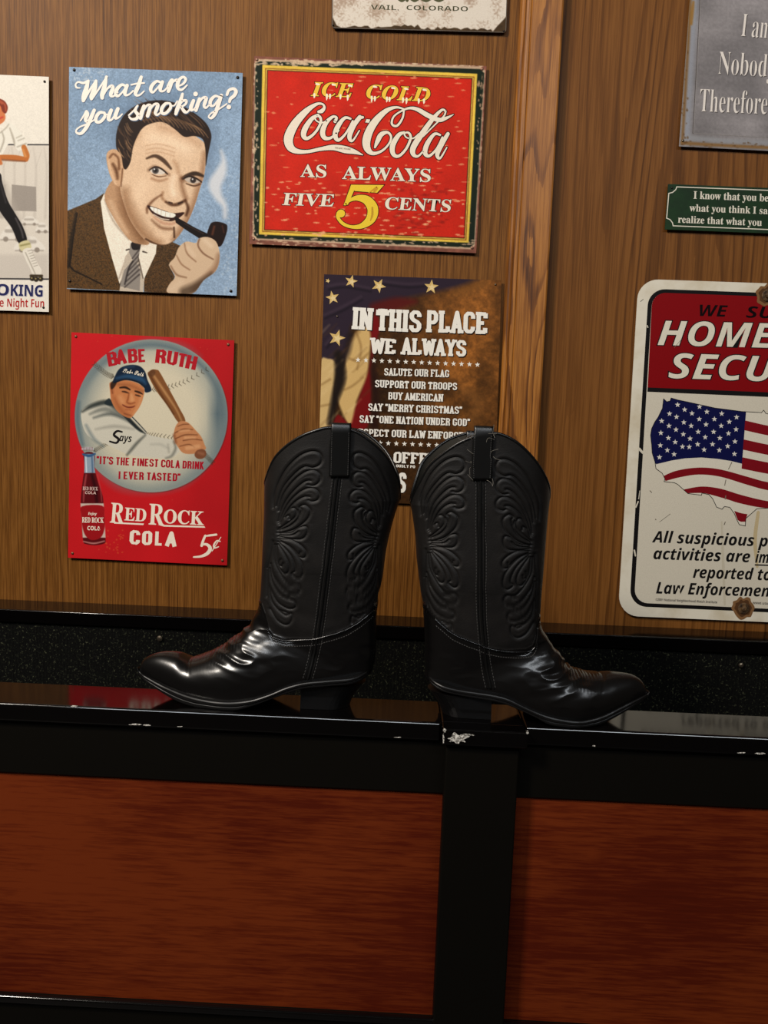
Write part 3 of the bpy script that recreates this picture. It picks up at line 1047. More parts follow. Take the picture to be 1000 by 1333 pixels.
# hand
HAND = [(560, 1100), (590, 1060), (610, 1010), (650, 978), (700, 985), (715, 962), (760, 954), (805, 978), (824, 1040), (818, 1100), (795, 1140), (740, 1180), (680, 1250),
        (555, 1245), (562, 1200), (592, 1160)]
P.fill(HAND, (220, 188, 154), 1, 3)
P.keep_inside(HAND)
P.stroke([(820, 1050, 20), (806, 1110, 30), (760, 1160, 30), (690, 1230, 30)], (140, 98, 70), 0.7, 30)
P.stroke([(718, 965, 8), (712, 1000, 8), (740, 1040, 8), (790, 1070, 6)], (120, 80, 56), 0.85, 8)
P.stroke([(640, 985, 5), (655, 1040, 7), (700, 1082, 6)], (140, 98, 70), 0.8, 8)
P.stroke([(600, 1050, 5), (625, 1095, 7), (668, 1125, 6)], (140, 98, 70), 0.8, 8)
P.stroke([(570, 1105, 6), (600, 1150, 8), (650, 1165, 6)], (126, 86, 60), 0.8, 10)
P.stroke([(745, 970, 20), (780, 1000, 22)], (238, 210, 178), 0.7, 20, False)
P.stroke([(660, 1010, 20), (690, 1050, 18)], (236, 206, 174), 0.6, 20, False)
P.stroke([(640, 1240, 50), (700, 1215, 50), (780, 1150, 20)], (60, 42, 28), 0.7, 30)
P.stroke([(575, 1225, 30), (620, 1190, 30)], (232, 204, 172), 0.5, 26, False)
P.clip = None
P.a *= 0.965
P.build('picture', t, Q, 440, 560, 1)
ink = Ink(frame(90, 80, 4.348))
W_ = [  # brush script, each stroke x, y, width
    [(62, 150, 6), (42, 147, 10), (37, 130, 9), (52, 116, 10), (80, 122, 14), (104, 112, 14)],
    [(108, 110, 16), (98, 150, 25), (84, 195, 26), (80, 222, 18)],
    [(82, 222, 15), (115, 165, 13), (150, 112, 12)],
    [(152, 110, 16), (145, 150, 25), (128, 195, 25), (126, 212, 16)],
    [(128, 212, 13), (165, 160, 11), (198, 110, 10), (214, 86, 11)],
    [(210, 86, 13), (203, 130, 23), (188, 185, 25), (187, 206, 20)],
    [(190, 196, 12), (215, 155, 12), (240, 138, 16), (248, 150, 20), (238, 178, 22), (236, 194, 16), (252, 196, 11), (275, 175, 9)],
    [(322, 140, 12), (298, 132, 16), (272, 155, 21), (264, 182, 20), (276, 196, 14), (300, 175, 10), (320, 148, 10)],
    [(328, 136, 20), (316, 172, 22), (320, 190, 15), (340, 186, 10), (362, 166, 9)],
    [(408, 88, 18), (392, 138, 23), (376, 176, 22), (383, 192, 14), (402, 188, 10), (424, 168, 8)],
    [(352, 132, 9), (390, 124, 10), (425, 122, 9)],
    [(520, 120, 11), (496, 112, 15), (470, 135, 20), (462, 160, 19), (474, 175, 13), (498, 152, 10), (518, 128, 10)],
    [(528, 116, 19), (516, 152, 21), (521, 168, 14), (540, 164, 10), (560, 140, 8)],
    [(556, 140, 9), (572, 112, 13), (584, 104, 16)],
    [(582, 106, 20), (572, 140, 22), (562, 168, 20)],
    [(572, 138, 10), (592, 112, 12), (610, 106, 19), (613, 116, 16)],
    [(624, 138, 9), (648, 124, 13), (660, 102, 15), (648, 88, 14), (628, 98, 17), (614, 128, 21), (617, 152, 17), (638, 160, 13), (668, 134, 8)],
    # second line
    [(64, 336, 7), (82, 308, 10), (96, 286, 15)],
    [(98, 284, 18), (104, 300, 20), (93, 325, 20), (98, 340, 13), (116, 324, 10), (140, 280, 12)],
    [(142, 276, 19), (122, 322, 22), (98, 372, 22), (70, 406, 17), (46, 406, 12), (40, 390, 9), (62, 370, 9), (110, 350, 9), (150, 325, 8)],
    [(196, 290, 13), (172, 290, 18), (152, 318, 20), (156, 342, 17), (178, 340, 17), (202, 312, 17), (200, 290, 13)],
    [(200, 296, 8), (222, 300, 8), (232, 280, 10)],
    [(238, 276, 20), (224, 314, 22), (226, 332, 16), (244, 326, 11), (268, 288, 10)],
    [(276, 268, 20), (262, 306, 22), (264, 322, 15), (282, 316, 10), (300, 298, 8)],
    [(338, 304, 9), (368, 275, 9), (388, 250, 10)],
    [(384, 254, 12), (374, 278, 17), (390, 304, 20), (380, 324, 18), (354, 326, 13), (340, 314, 10)],
    [(394, 316, 8), (412, 270, 12), (422, 252, 16)],
    [(424, 252, 19), (412, 290, 22), (404, 320, 20)],
    [(414, 288, 10), (440, 250, 13), (460, 250, 18), (454, 275, 21), (444, 308, 20)],
    [(454, 278, 10), (480, 244, 13), (502, 244, 18), (496, 268, 21), (488, 292, 17), (500, 302, 12), (522, 284, 8)],
    [(566, 236, 12), (544, 240, 17), (524, 268, 20), (526, 292, 17), (548, 292, 17), (574, 262, 17), (572, 238, 12)],
    [(572, 246, 8), (594, 250, 8), (612, 225, 9)],
    [(642, 184, 15), (630, 225, 22), (612, 270, 23), (604, 296, 18)],
    [(614, 268, 10), (640, 226, 13), (662, 222, 16), (660, 240, 13), (634, 258, 10)],
    [(634, 256, 14), (652, 282, 19), (668, 286, 12), (690, 262, 8)],
    [(704, 222, 19), (690, 258, 22), (692, 276, 14), (710, 268, 10), (722, 246, 8)],
    [(738, 212, 19), (726, 248, 22), (718, 276, 19)],
    [(728, 246, 10), (754, 208, 13), (776, 206, 18), (770, 230, 21), (764, 252, 16), (776, 262, 12), (800, 236, 8)],
    [(850, 202, 11), (826, 196, 15), (802, 220, 20), (800, 246, 17), (818, 250, 12), (842, 220, 10), (852, 206, 10)],
    [(862, 192, 19), (846, 240, 22), (828, 292, 21), (806, 320, 15), (790, 312, 9), (808, 290, 9), (850, 268, 9), (892, 240, 8)],
    [(894, 188, 15), (904, 164, 16), (930, 154, 17), (945, 170, 20), (934, 194, 19), (914, 210, 18), (908, 228, 15)],
]
WH = (252, 240, 226)
for s in W_:
    ink.stroke([(x + 3, y + 5, w_) for x, y, w_ in s], (92, 110, 134), 3)
for s in W_:
    ink.stroke(s, WH, 4)
for x, y, r_ in ((716, 184, 13), (904, 258, 13)):
    ink.disc(x + 3, y + 5, r_, (92, 110, 134), 3)
    ink.disc(x, y, r_, WH, 4)
ink.build('lettering', t)
nails(t, [(67, 85), (918, 124), (44, 1183), (883, 1236)], DARK_NAIL, fr=fr)

# ================================================================ SIGN: ice cold soda
Q = [(331, 73), (633.5, 86), (620, 329.5), (324.5, 317.5)]
fr = frame(310, 60, 2.9412)
t, _q = sign('tin_sign', 'red five cents soda tin sign with a worn green and yellow border', Q, plain('worn_brown_edge', (112, 66, 52), 0.5))
P = Paint(fr, 40, 30, 960, 800, 0.55, (128, 78, 62))
P.grain(0.3, 8, 2)
G_ = [(64, 58), (80, 50), (930, 78), (946, 94), (907, 764), (890, 778), (72, 742), (56, 726)]
P.fill(G_, (196, 164, 134), 1, 4, False)
P.fill([(66, 66), (86, 58), (928, 88), (943, 104), (904, 757), (888, 771), (73, 736), (60, 722)], (24, 34, 22), 1, 4, False)
nz = smooth_noise(P.h, P.w, 5, 31) * 0.6 + smooth_noise(P.h, P.w, 22, 32) * 0.6
# worn-through outer edge of the green border
P.flecks(210, (214, 184, 150), (3, 14), (2, 5), box=(60, 52, 945, 76), alpha=0.85, seed=41)
P.flecks(70, (214, 184, 150), (2, 6), (3, 12), box=(55, 60, 78, 740), alpha=0.8, seed=42)
P.flecks(70, (190, 150, 120), (2, 6), (3, 12), box=(915, 90, 945, 760), alpha=0.75, seed=43)
P.flecks(120, (206, 172, 140), (3, 14), (2, 5), box=(60, 735, 905, 772), alpha=0.8, seed=44)
P.fill([(93, 72), (916, 106), (883, 753), (80, 721)], (236, 196, 74), 1, 3, False)
P.fill([(104, 84), (905, 117), (874, 744), (92, 711)], (120, 60, 20), 1, 3, False)
P.fill([(107, 87), (902, 120), (871, 741), (95, 708)], (238, 200, 84), 1, 3, False)
P.fill([(111, 91), (898, 123), (868, 737), (99, 705)], (46, 18, 10), 1, 3, False)
P.fill([(114, 94), (895, 126), (865, 734), (102, 702)], (204, 38, 20), 1, 3, False)
P.grain(0.10, 30, 6)
P.grain(0.08, 2, 7)
P.flecks(150, (238, 160, 110), (5, 17), (1.5, 5), box=(110, 90, 890, 730), alpha=0.75, seed=51)
P.flecks(120, (242, 180, 130), (5, 16), (2, 5), box=(105, 500, 870, 730), alpha=0.8, seed=52)
P.flecks(90, (120, 20, 12), (5, 25), (2, 8), box=(600, 480, 800, 720), alpha=0.35, seed=53)
P.build('picture', t, Q, 440, 356, 1)
ink = Ink(fr)
DK = (44, 14, 10)
YE = (244, 196, 66)
set_type(ink, 'ICE', (278, 190), (440, 196), 52, 'serif_italic', YE, 4, off=0.012, outline=DK, orgrow=0.03)
set_type(ink, 'COLD', (490, 200), (735, 212), 52, 'serif_italic', YE, 4, off=0.012, outline=DK, orgrow=0.03)
for x, y, l_ in ((292, 190, 8), (340, 192, 14), (352, 192, 10), (392, 194, 9), (420, 196, 12), (512, 200, 14), (524, 201, 10), (570, 203, 11), (580, 204, 9), (632, 206, 11), (645, 207, 14), (692, 210, 10), (712, 211, 9)):
    ink.stroke([(x, y - 6, 8), (x, y + l_ * 0.4, 7), (x - 1, y + l_, 3)], (250, 236, 206), 5)
for x, y in ((300, 150), (362, 152), (425, 156), (520, 160), (590, 165), (640, 168), (710, 172)):
    ink.stroke([(x, y - 5, 8), (x + 10, y - 3, 6)], (250, 236, 206), 5, smooth=False)
CR = (240, 226, 204)
ink.build('lettering', t, 'yellow lettering with icicles')
set_type(ink, 'AS', (238, 500), (338, 503), 47, 'serif', CR, 4, off=0.006, outline=DK, orgrow=0.026)
ink.build('lettering', t)
set_type(ink, 'ALWAYS', (398, 508), (737, 520), 48, 'serif', CR, 4, off=0.006, outline=DK, orgrow=0.026)
ink.build('lettering', t)
set_type(ink, 'FIVE', (168, 608), (364, 614), 46, 'serif', CR, 4, shear=0.14, off=0.004, outline=DK, orgrow=0.026)
ink.build('lettering', t)
set_type(ink, 'CENTS', (560, 624), (812, 635), 46, 'serif', CR, 4, shear=0.10, off=0.004, outline=DK, orgrow=0.026)
f5 = frame(360, 215, 4.1667)
i5 = Ink(f5)
five = [[(372, 214, 9), (400, 190, 16), (440, 178, 30), (490, 190, 48), (522, 235, 58), (512, 290, 52), (465, 328, 30), (410, 335, 18), (362, 318, 18), (334, 285, 18), (336, 262, 22)]]
for g, c_, ly in ((8, DK, 3), (0, (238, 202, 56), 4)):
    for s in five:
        i5.stroke(s, c_, ly, grow=g)
    i5.disc(350, 262, 22 + g / 2, c_, ly)
    e_ = g / 2
    i5.poly([(405 - e_, 106 - e_), (583 + 2 * e_, 108 - e_), (546 + e_, 150 + e_), (424 - e_, 140 + e_)], c_, ly)
    i5.poly([(405 - e_, 106 - e_), (432 + e_, 112), (388 + e_, 214 + e_), (364 - e_, 218 + e_)], c_, ly)
i5.stroke([(500, 150, 4), (545, 122, 14), (530, 145, 10)], (206, 150, 40), 5)
i5.stroke([(520, 230, 10), (520, 270, 12), (510, 300, 6)], (196, 150, 44), 5)
i5.build('lettering', t, 'large yellow numeral 5')
# the flowing logo script
fl = frame(360, 120, 4.1667)
il = Ink(fl)
C_ = [
    [(228, 106, 14), (246, 102, 22), (260, 82, 14), (248, 64, 11), (215, 66, 17), (160, 104, 32), (100, 172, 44), (66, 245, 50), (74, 296, 42), (110, 320, 27), (170, 322, 18), (240, 308, 20), (310, 300, 30), (375, 312, 38), (425, 324, 24), (468, 340, 4)],
    [(225, 124, 15), (190, 146, 23), (154, 200, 30), (148, 238, 27), (170, 250, 18), (212, 216, 14), (240, 164, 14), (234, 132, 14), (212, 134, 9), (214, 152, 8), (245, 166, 8), (285, 148, 8)],
    [(318, 158, 18), (326, 138, 13), (304, 134, 15), (268, 168, 24), (250, 216, 28), (262, 248, 23), (298, 246, 14), (338, 208, 8)],
    [(402, 144, 11), (370, 140, 17), (334, 184, 26), (318, 232, 27), (336, 260, 18), (376, 224, 12), (414, 156, 10)],
    [(452, 136, 24), (420, 180, 25), (396, 240, 25), (412, 264, 12), (450, 208, 7)],
    [(432, 148, 10), (468, 136, 14)],
    [(692, 92, 9), (650, 82, 13), (600, 98, 24), (548, 144, 36), (508, 202, 42), (488, 262, 44), (494, 308, 36), (524, 332, 20), (572, 318, 13), (610, 280, 11), (622, 242, 12), (602, 218, 15), (568, 230, 26), (548, 266, 24), (534, 300, 10)],
    [(692, 92, 9), (684, 140, 11), (654, 182, 13), (626, 172, 12), (638, 130, 10), (690, 96, 10), (730, 86, 15), (770, 96, 22), (822, 126, 26), (880, 150, 24), (922, 140, 16), (960, 121, 4)],
    [(692, 218, 13), (662, 234, 23), (630, 290, 29), (634, 336, 23), (664, 346, 16), (704, 306, 14), (728, 248, 14), (716, 220, 12), (694, 224, 9), (706, 246, 8), (742, 250, 8), (772, 226, 8)],
    [(918, 104, 10), (898, 96, 13), (852, 140, 22), (792, 222, 29), (744, 296, 31), (742, 336, 24), (770, 346, 12), (812, 300, 8)],
    [(918, 104, 9), (908, 130, 9), (866, 170, 8), (796, 240, 7)],
    [(888, 232, 11), (856, 228, 17), (818, 280, 26), (806, 328, 25), (828, 346, 16), (868, 308, 11), (900, 244, 9)],
    [(930, 226, 20), (892, 290, 26), (872, 338, 23), (888, 358, 12), (924, 300, 7)],
]
for s in C_:
    il.stroke(s, DK, 3, grow=10)
for s in C_:
    il.stroke(s, CR, 4)
for c_, ly, e_ in ((DK, 3, 4), (CR, 4, 0)):
    il.poly([(488 - e_, 146 - e_), (509 + e_, 148 - e_), (502 + e_, 166 + e_), (481 - e_, 164 + e_)], c_, ly)
il.build('lettering', t, 'white flowing script logo with dark outline')
ink.build('lettering', t)
set_type(ink, 'TRADE MARK', (370, 392), (432, 398), 6, 'serif', (110, 60, 40), 6)
ink.build('lettering', t)
nails(t, [(72, 52), (934, 88), (60, 738), (896, 772)], plain('rusty_nail', (150, 110, 90), 0.5, 0.4), fr=fr)

# ================================================================ SIGN: ball player cola
Q = [(93, 432.5), (305, 443), (295.5, 736), (88.5, 726)]
fr = frame(80, 420, 4.0375)
t, _q = sign('tin_sign', 'red cola tin sign of a ball player batting inside a big baseball', Q, plain('red_edge', (170, 40, 30), 0.5))
P = Paint(fr, 20, 40, 920, 1285, 0.5, (206, 28, 34))
P.a *= (1 - 0.12 * np.clip((P.X - 500) / 500, 0, 1))[..., None]
P.grain(0.06, 60, 61)
P.flecks(26, (226, 96, 50), (3, 7), (3, 7), box=(220, 1080, 330, 1220), alpha=0.6, seed=62)
P.flecks(40, (222, 110, 60), (2, 4), (2, 4), alpha=0.5, seed=63)
cx, cy, R_ = 472, 490, 402
cir = [(cx + R_ * math.cos(a), cy + R_ * math.sin(a)) for a in np.linspace(0, 2 * math.pi, 60, endpoint=False)]
P.fill([(x + 3, y + 4) for x, y in cir], (110, 20, 20), 0.8, 8)


def ballcol(X, Y):
    d = np.hypot(X - cx, Y - cy) / R_
    ang = np.arctan2(Y - cy, X - cx)
    base = np.array([224, 212, 184.0]); rim = np.array([104, 122, 128.0]); dk = np.array([52, 78, 96.0])
    k = np.clip((d - 0.55) / 0.42, 0, 1) ** 1.5
    k = k * (0.45 + 0.35 * np.cos(ang - 0.3) ** 2)
    c = base * (1 - k[..., None]) + rim * k[..., None]
    q = np.clip(1 - np.abs(X - 820) / 60, 0, 1) * np.clip(1 - np.abs(Y - 480) / 220, 0, 1)
    c = c * (1 - 0.6 * q[..., None]) + dk * 0.6 * q[..., None]
    q = np.clip(1 - np.abs(d - 0.93) / 0.08, 0, 1) * np.clip(np.cos(ang + 1.35), 0, 1)
    return c * (1 - 0.6 * q[..., None]) + dk * 0.6 * q[..., None]


P.fill(cir, ballcol, 1, 3)
P.stroke([(300, 160, 20), (420, 118, 40), (520, 108, 40), (640, 130, 30), (720, 180, 16)], (118, 132, 134), 0.45, 50)
P.stroke([(90, 420, 14), (86, 520, 20), (110, 640, 14)], (80, 104, 116), 0.7, 24)
P.stroke([(180, 740, 40), (300, 850, 40), (470, 880, 24), (640, 840, 30), (760, 740, 20)], (122, 138, 138), 0.5, 60)


def seam(pts, tick=14):
    c = crom(pts, 10)
    for i in range(0, len(c) - 2, 2):
        d = c[i + 1] - c[i]; d /= np.linalg.norm(d)
        nn = np.array([-d[1], d[0]])
        for sgn in (1, -1):
            e = c[i] + nn * sgn * tick + d * tick * 0.7
            P.stroke([(c[i][0], c[i][1], 3), (e[0], e[1], 2.4)], (66, 58, 46), 0.85, 3, False)


seam([(275, 285), (240, 272), (205, 245), (170, 215)], 13)
seam([(478, 352), (560, 340), (660, 305), (775, 240)], 13)
seam([(440, 592), (500, 595), (590, 608)], 14)
seam([(170, 675), (205, 655), (245, 632)], 10)
seam([(750, 690), (775, 715), (798, 738)], 11)
# jersey
JR = (214, 208, 190)
P.fill([(104, 470), (150, 436), (240, 420), (262, 402), (330, 480), (440, 580), (560, 610), (615, 620), (618, 680), (560, 712), (430, 705), (345, 692), (240, 640), (160, 610), (118, 560)], JR, 1, 4)
for s, c_, a_ in (([(110, 468, 8), (160, 438, 22), (240, 420, 26), (300, 462, 16), (345, 495, 8)], (48, 54, 52), 0.9),
                  ([(150, 480, 10), (230, 455, 26), (330, 490, 20)], (92, 96, 90), 0.6),
                  ([(170, 500, 8), (260, 480, 18), (360, 520, 14), (420, 570, 8)], (70, 76, 74), 0.7),
                  ([(180, 560, 8), (280, 545, 16), (380, 560, 8)], (150, 146, 134), 0.6),
                  ([(440, 592, 6), (400, 630, 12), (370, 665, 12), (345, 695, 8)], (70, 72, 66), 0.85),
                  ([(130, 540, 14), (170, 610, 18), (220, 650, 10)], (110, 124, 126), 0.6),
                  ([(470, 640, 8), (520, 640, 12), (560, 660, 8)], (176, 172, 158), 0.6),
                  ([(590, 625, 6), (600, 660, 10), (580, 700, 10), (550, 712, 6)], (104, 104, 94), 0.8),
                  ([(560, 640, 6), (565, 680, 8)], (150, 146, 132), 0.6)):
    P.stroke(s, c_, a_, 16)
P.stroke([(250, 402, 8), (300, 450, 14), (345, 498, 20), (400, 555, 16), (440, 582, 6)], (26, 32, 34), 0.9, 8)
P.stroke([(370, 495, 10), (410, 540, 8), (442, 578, 5)], (206, 200, 184), 1, 5)
P.stroke([(364, 488, 5), (405, 530, 5), (446, 575, 4)], (26, 32, 34), 0.9, 4)
P.fill([(225, 425), (246, 400), (270, 420), (262, 438)], (34, 44, 48), 0.9, 6)
# head: a plain ball player
SK = (204, 128, 78)
HEAD = [(258, 320), (275, 310), (300, 300), (380, 310), (434, 345), (428, 400), (412, 440), (392, 470), (365, 500), (330, 492), (290, 462), (268, 425), (258, 390)]
P.fill(HEAD, SK, 1, 4)
P.fill([(252, 322), (266, 316), (278, 340), (276, 385), (262, 388)], (196, 118, 72), 1, 4)
P.stroke([(262, 335, 6), (268, 370, 8)], (120, 60, 34), 0.7, 8, False)
P.keep_inside(HEAD)
P.stroke([(280, 400, 20), (310, 455, 26), (350, 490, 16)], (160, 86, 48), 0.6, 26)
P.stroke([(420, 380, 10), (408, 430, 14), (380, 478, 10)], (226, 160, 108), 0.6, 14)
P.stroke([(310, 395, 26), (320, 415, 26)], (226, 158, 106), 0.7, 26, False)
P.stroke([(368, 380, 14), (372, 405, 22)], (232, 168, 114), 0.7, 16, False)
P.stroke([(308, 342, 8), (335, 340, 12), (360, 352, 8)], (50, 28, 18), 1, 5)
P.stroke([(388, 360, 8), (408, 366, 11), (425, 375, 6)], (50, 28, 18), 1, 5)
P.stroke([(320, 362, 6), (335, 364, 9), (352, 370, 5)], (62, 34, 22), 0.95, 5)
P.stroke([(390, 380, 6), (404, 384, 8), (416, 388, 4)], (62, 34, 22), 0.95, 5)
P.stroke([(355, 372, 6), (350, 400, 8), (345, 418, 8), (362, 426, 8), (385, 420, 6)], (146, 76, 42), 0.8, 8)
P.stroke([(322, 432, 5), (345, 444, 7), (372, 444, 7), (385, 438, 4)], (112, 44, 30), 0.95, 5)
P.stroke([(338, 456, 6), (362, 458, 6)], (170, 92, 58), 0.8, 8, False)
P.stroke([(330, 478, 5), (365, 488, 5)], (120, 62, 38), 0.7, 8, False)
P.stroke([(300, 325, 14), (360, 330, 16), (425, 360, 10)], (150, 84, 48), 0.6, 18)
P.clip = None
P.fill([(262, 350), (258, 320), (280, 300), (292, 312), (278, 340)], (44, 28, 20), 0.9, 6)
# cap
P.fill([(272, 318), (284, 275), (310, 238), (360, 222), (410, 228), (440, 258), (452, 300), (472, 345), (468, 362), (440, 366), (432, 335), (390, 312), (330, 302)], (20, 36, 56), 1, 4)
P.stroke([(290, 292, 10), (350, 282, 22), (420, 298, 26), (442, 320, 10)], (44, 82, 116), 0.85, 16)
P.stroke([(276, 316, 5), (340, 298, 6), (400, 312, 6), (436, 340, 6)], (10, 18, 30), 0.9, 5)
P.stroke([(330, 236, 8), (380, 230, 10)], (50, 78, 104), 0.6, 14, False)
# bat
P.fill([(455, 275), (462, 256), (480, 246), (502, 248), (518, 262), (572, 360), (615, 440), (652, 515), (615, 525), (560, 440), (500, 360)], (134, 84, 46), 1, 3)
P.stroke([(480, 270, 8), (540, 360, 12), (600, 450, 8), (630, 512, 6)], (204, 152, 98), 0.85, 12)
P.stroke([(464, 275, 6), (520, 372, 8), (590, 480, 6)], (84, 48, 24), 0.8, 10)
P.fill([(456, 276), (464, 256), (484, 247), (494, 262), (480, 284)], (96, 60, 36), 0.8, 8)
# hands and bat end
P.fill([(590, 590), (600, 545), (625, 518), (665, 525), (705, 565), (735, 600), (752, 640), (758, 665), (715, 680), (690, 690), (640, 685), (610, 650), (596, 620)], (202, 136, 90), 1, 4)
for s in ([(596, 580, 5), (640, 560, 6), (690, 562, 4)], [(600, 610, 5), (650, 590, 6), (715, 590, 4)], [(612, 545, 4), (640, 535, 5), (668, 534, 4)], [(640, 620, 5), (690, 612, 6), (738, 618, 4)], [(622, 650, 4), (670, 640, 5), (700, 655, 5)]):
    P.stroke(s, (112, 62, 36), 0.85, 6)
for s in ([(620, 570, 10), (670, 565, 10)], [(650, 605, 12), (700, 605, 10)], [(660, 660, 20), (720, 650, 20)]):
    P.stroke(s, (232, 172, 122), 0.7, 12, False)
P.stroke([(592, 590, 12), (600, 630, 14)], (130, 74, 46), 0.7, 14, False)
P.fill([(700, 690), (712, 672), (738, 664), (758, 674), (760, 698), (744, 714), (720, 716), (704, 706)], (130, 78, 52), 1, 4)
P.stroke([(722, 684, 10), (744, 690, 12)], (170, 112, 80), 0.7, 14, False)
# bottle
P.fill([(118, 688), (172, 688), (174, 760), (190, 830), (214, 900), (222, 960), (226, 1080), (232, 1140), (226, 1160), (180, 1170), (130, 1164), (114, 1146), (106, 1040), (102, 930), (112, 830), (122, 760)], (92, 14, 20), 1, 3)
P.fill([(120, 690), (172, 690), (173, 760), (178, 790), (120, 790), (121, 760)], (150, 168, 184), 1, 3, False)
P.stroke([(128, 700, 5), (132, 785, 6)], (232, 238, 242), 0.9, 5, False)
P.stroke([(160, 700, 8), (164, 785, 8)], (66, 96, 130), 0.8, 7, False)
P.stroke([(114, 692, 10), (145, 700, 14), (176, 690, 10)], (54, 92, 134), 1, 5)
P.stroke([(112, 664, 12), (140, 660, 14), (164, 664, 12)], (206, 210, 214), 1, 5)
for x in range(114, 166, 8):
    P.stroke([(x, 656, 3), (x, 672, 3)], (120, 60, 60), 0.8, 3, False)
P.stroke([(130, 800, 8), (120, 870, 10), (116, 940, 6)], (196, 90, 90), 0.7, 8)
P.stroke([(160, 800, 14), (178, 870, 18), (186, 940, 16)], (44, 6, 12), 0.8, 14)
P.stroke([(190, 800, 5), (206, 880, 6), (212, 940, 5)], (190, 80, 80), 0.7, 6)
P.fill([(100, 950), (222, 950), (232, 1130), (112, 1130)], (226, 214, 196), 0.9, 4, False)
P.fill([(108, 965), (214, 962), (226, 1010), (228, 1070), (214, 1120), (185, 1140), (150, 1140), (122, 1112), (108, 1060), (104, 1010)], (164, 22, 28), 1, 4)
P.stroke([(116, 1150, 6), (170, 1160, 8), (226, 1148, 6)], (212, 150, 140), 0.8, 5)
P.a *= 0.97
P.build('picture', t, Q, 420, 580, 1)
ink = Ink(fr)
RD = (178, 26, 38)
for ch, a, b, h_ in (('B', (247, 232), (300, 222), 74), ('A', (292, 220), (346, 213), 74), ('B', (351, 213), (402, 209), 74), ('E', (404, 209), (446, 207), 70),
                     ('R', (490, 210), (546, 216), 72), ('U', (550, 217), (604, 226), 72), ('T', (602, 228), (654, 238), 72), ('H', (648, 238), (704, 250), 72)):
    set_block(ink, ch, a, b, h_, RD, 4, False, 0.215)
ink.build('lettering', t, 'dark red heading across the ball')
set_block(ink, '"IT\'S THE FINEST COLA DRINK', (184, 742), (748, 772), 41, (170, 24, 40), 4, False, 0.21, 0.07)
set_block(ink, 'I EVER TASTED"', (298, 822), (624, 834), 41, (170, 24, 40), 4, False, 0.21, 0.07)
ink.build('lettering', t)
CW = (246, 232, 212)
set_type(ink, 'R', (254, 1050), (326, 1056), 104, 'serif', CW, 4, off=0.004)
set_type(ink, 'ED', (330, 1038), (444, 1046), 66, 'serif', CW, 4, off=0.008)
set_type(ink, 'R', (458, 1060), (538, 1064), 108, 'serif', CW, 4, off=0.004)
set_type(ink, 'OCK', (536, 1052), (748, 1064), 70, 'serif', CW, 4, off=0.008)
ink.poly([(276, 1048), (434, 1056), (430, 1064), (276, 1056)], CW, 4)
ink.poly([(505, 1062), (752, 1070), (756, 1078), (540, 1072)], CW, 4)
ink.build('lettering', t)
for ch, a, b in (('C', (358, 1164), (410, 1167)), ('O', (424, 1168), (474, 1170)), ('L', (490, 1171), (534, 1173)), ('A', (545, 1174), (604, 1178))):
    set_block(ink, ch, a, b, 74, CW, 4, False, 0.22)
ink.build('lettering', t)
ink.stroke([(754, 1122, 7), (782, 1118, 11), (814, 1114, 11)], CW, 4, smooth=False)
ink.stroke([(756, 1120, 12), (745, 1146, 13), (737, 1172, 14)], CW, 4)
ink.stroke([(738, 1166, 10), (764, 1166, 14), (782, 1186, 19), (768, 1212, 18), (735, 1228, 13), (695, 1232, 8)], CW, 4)
ink.stroke([(834, 1150, 6), (818, 1146, 7), (802, 1166, 9), (804, 1184, 8), (826, 1178, 5)], CW, 4)
ink.stroke([(838, 1128, 4), (792, 1200, 5)], CW, 4, smooth=False)
ink.build('lettering', t)
BKI = (24, 20, 22)
ink.stroke([(318, 574, 9), (292, 570, 11), (276, 590, 13), (300, 612, 13), (288, 632, 11), (254, 624, 9)], BKI, 4)
set_type(ink, 'ays', (304, 622), (368, 628), 38, 'sans_italic', BKI, 4)
ink.build('lettering', t)
set_type(ink, 'Babe', (322, 262), (374, 270), 22, 'script', (236, 226, 206), 4, off=0.015)
set_type(ink, 'Ruth', (382, 272), (430, 284), 22, 'script', (236, 226, 206), 4, off=0.015)
ink.build('lettering', t)
set_type(ink, 'RED ROCK', (112, 880), (192, 882), 18, 'serif', (226, 190, 180), 4)
set_type(ink, 'COLA', (124, 900), (182, 902), 14, 'sans', (226, 190, 180), 4)
ink.build('lettering', t)
set_type(ink, 'Enjoy', (140, 1010), (186, 1012), 14, 'sans_italic', CW, 4)
set_type(ink, 'RED ROCK', (108, 1050), (222, 1052), 27, 'serif', CW, 4, off=0.01)
set_type(ink, 'COLA', (136, 1090), (204, 1092), 21, 'sans', CW, 4, off=0.01)
ink.build('lettering', t)
nails(t, [(76, 73), (877, 115), (58, 1212), (846, 1250)], plain('brown_nail', (122, 84, 58), 0.45, 0.5), fr=fr)

# ================================================================ SIGN: in this place
Q = [(422, 357), (653, 365), (644, 660), (413.5, 651)]
fr = frame(400, 340, 3.7037)
t, _q = sign('tin_sign', 'brown patriotic tin sign with white slab lettering, half hidden behind the boots', Q, plain('brown_edge', (70, 40, 20), 0.5))
P = Paint(fr, 50, 55, 950, 1195, 0.5, (112, 68, 28))
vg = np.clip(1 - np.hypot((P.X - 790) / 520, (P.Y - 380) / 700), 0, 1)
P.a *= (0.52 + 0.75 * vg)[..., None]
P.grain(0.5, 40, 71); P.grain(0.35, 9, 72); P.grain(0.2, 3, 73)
P.fill([(50, 55), (820, 55), (800, 95), (700, 130), (560, 160), (430, 190), (330, 220), (220, 300), (200, 400), (150, 500), (60, 470), (50, 300)], (46, 34, 46), 1, 30)
P.stroke([(330, 230, 60), (430, 205, 60), (520, 195, 20)], (88, 20, 18), 0.9, 30)
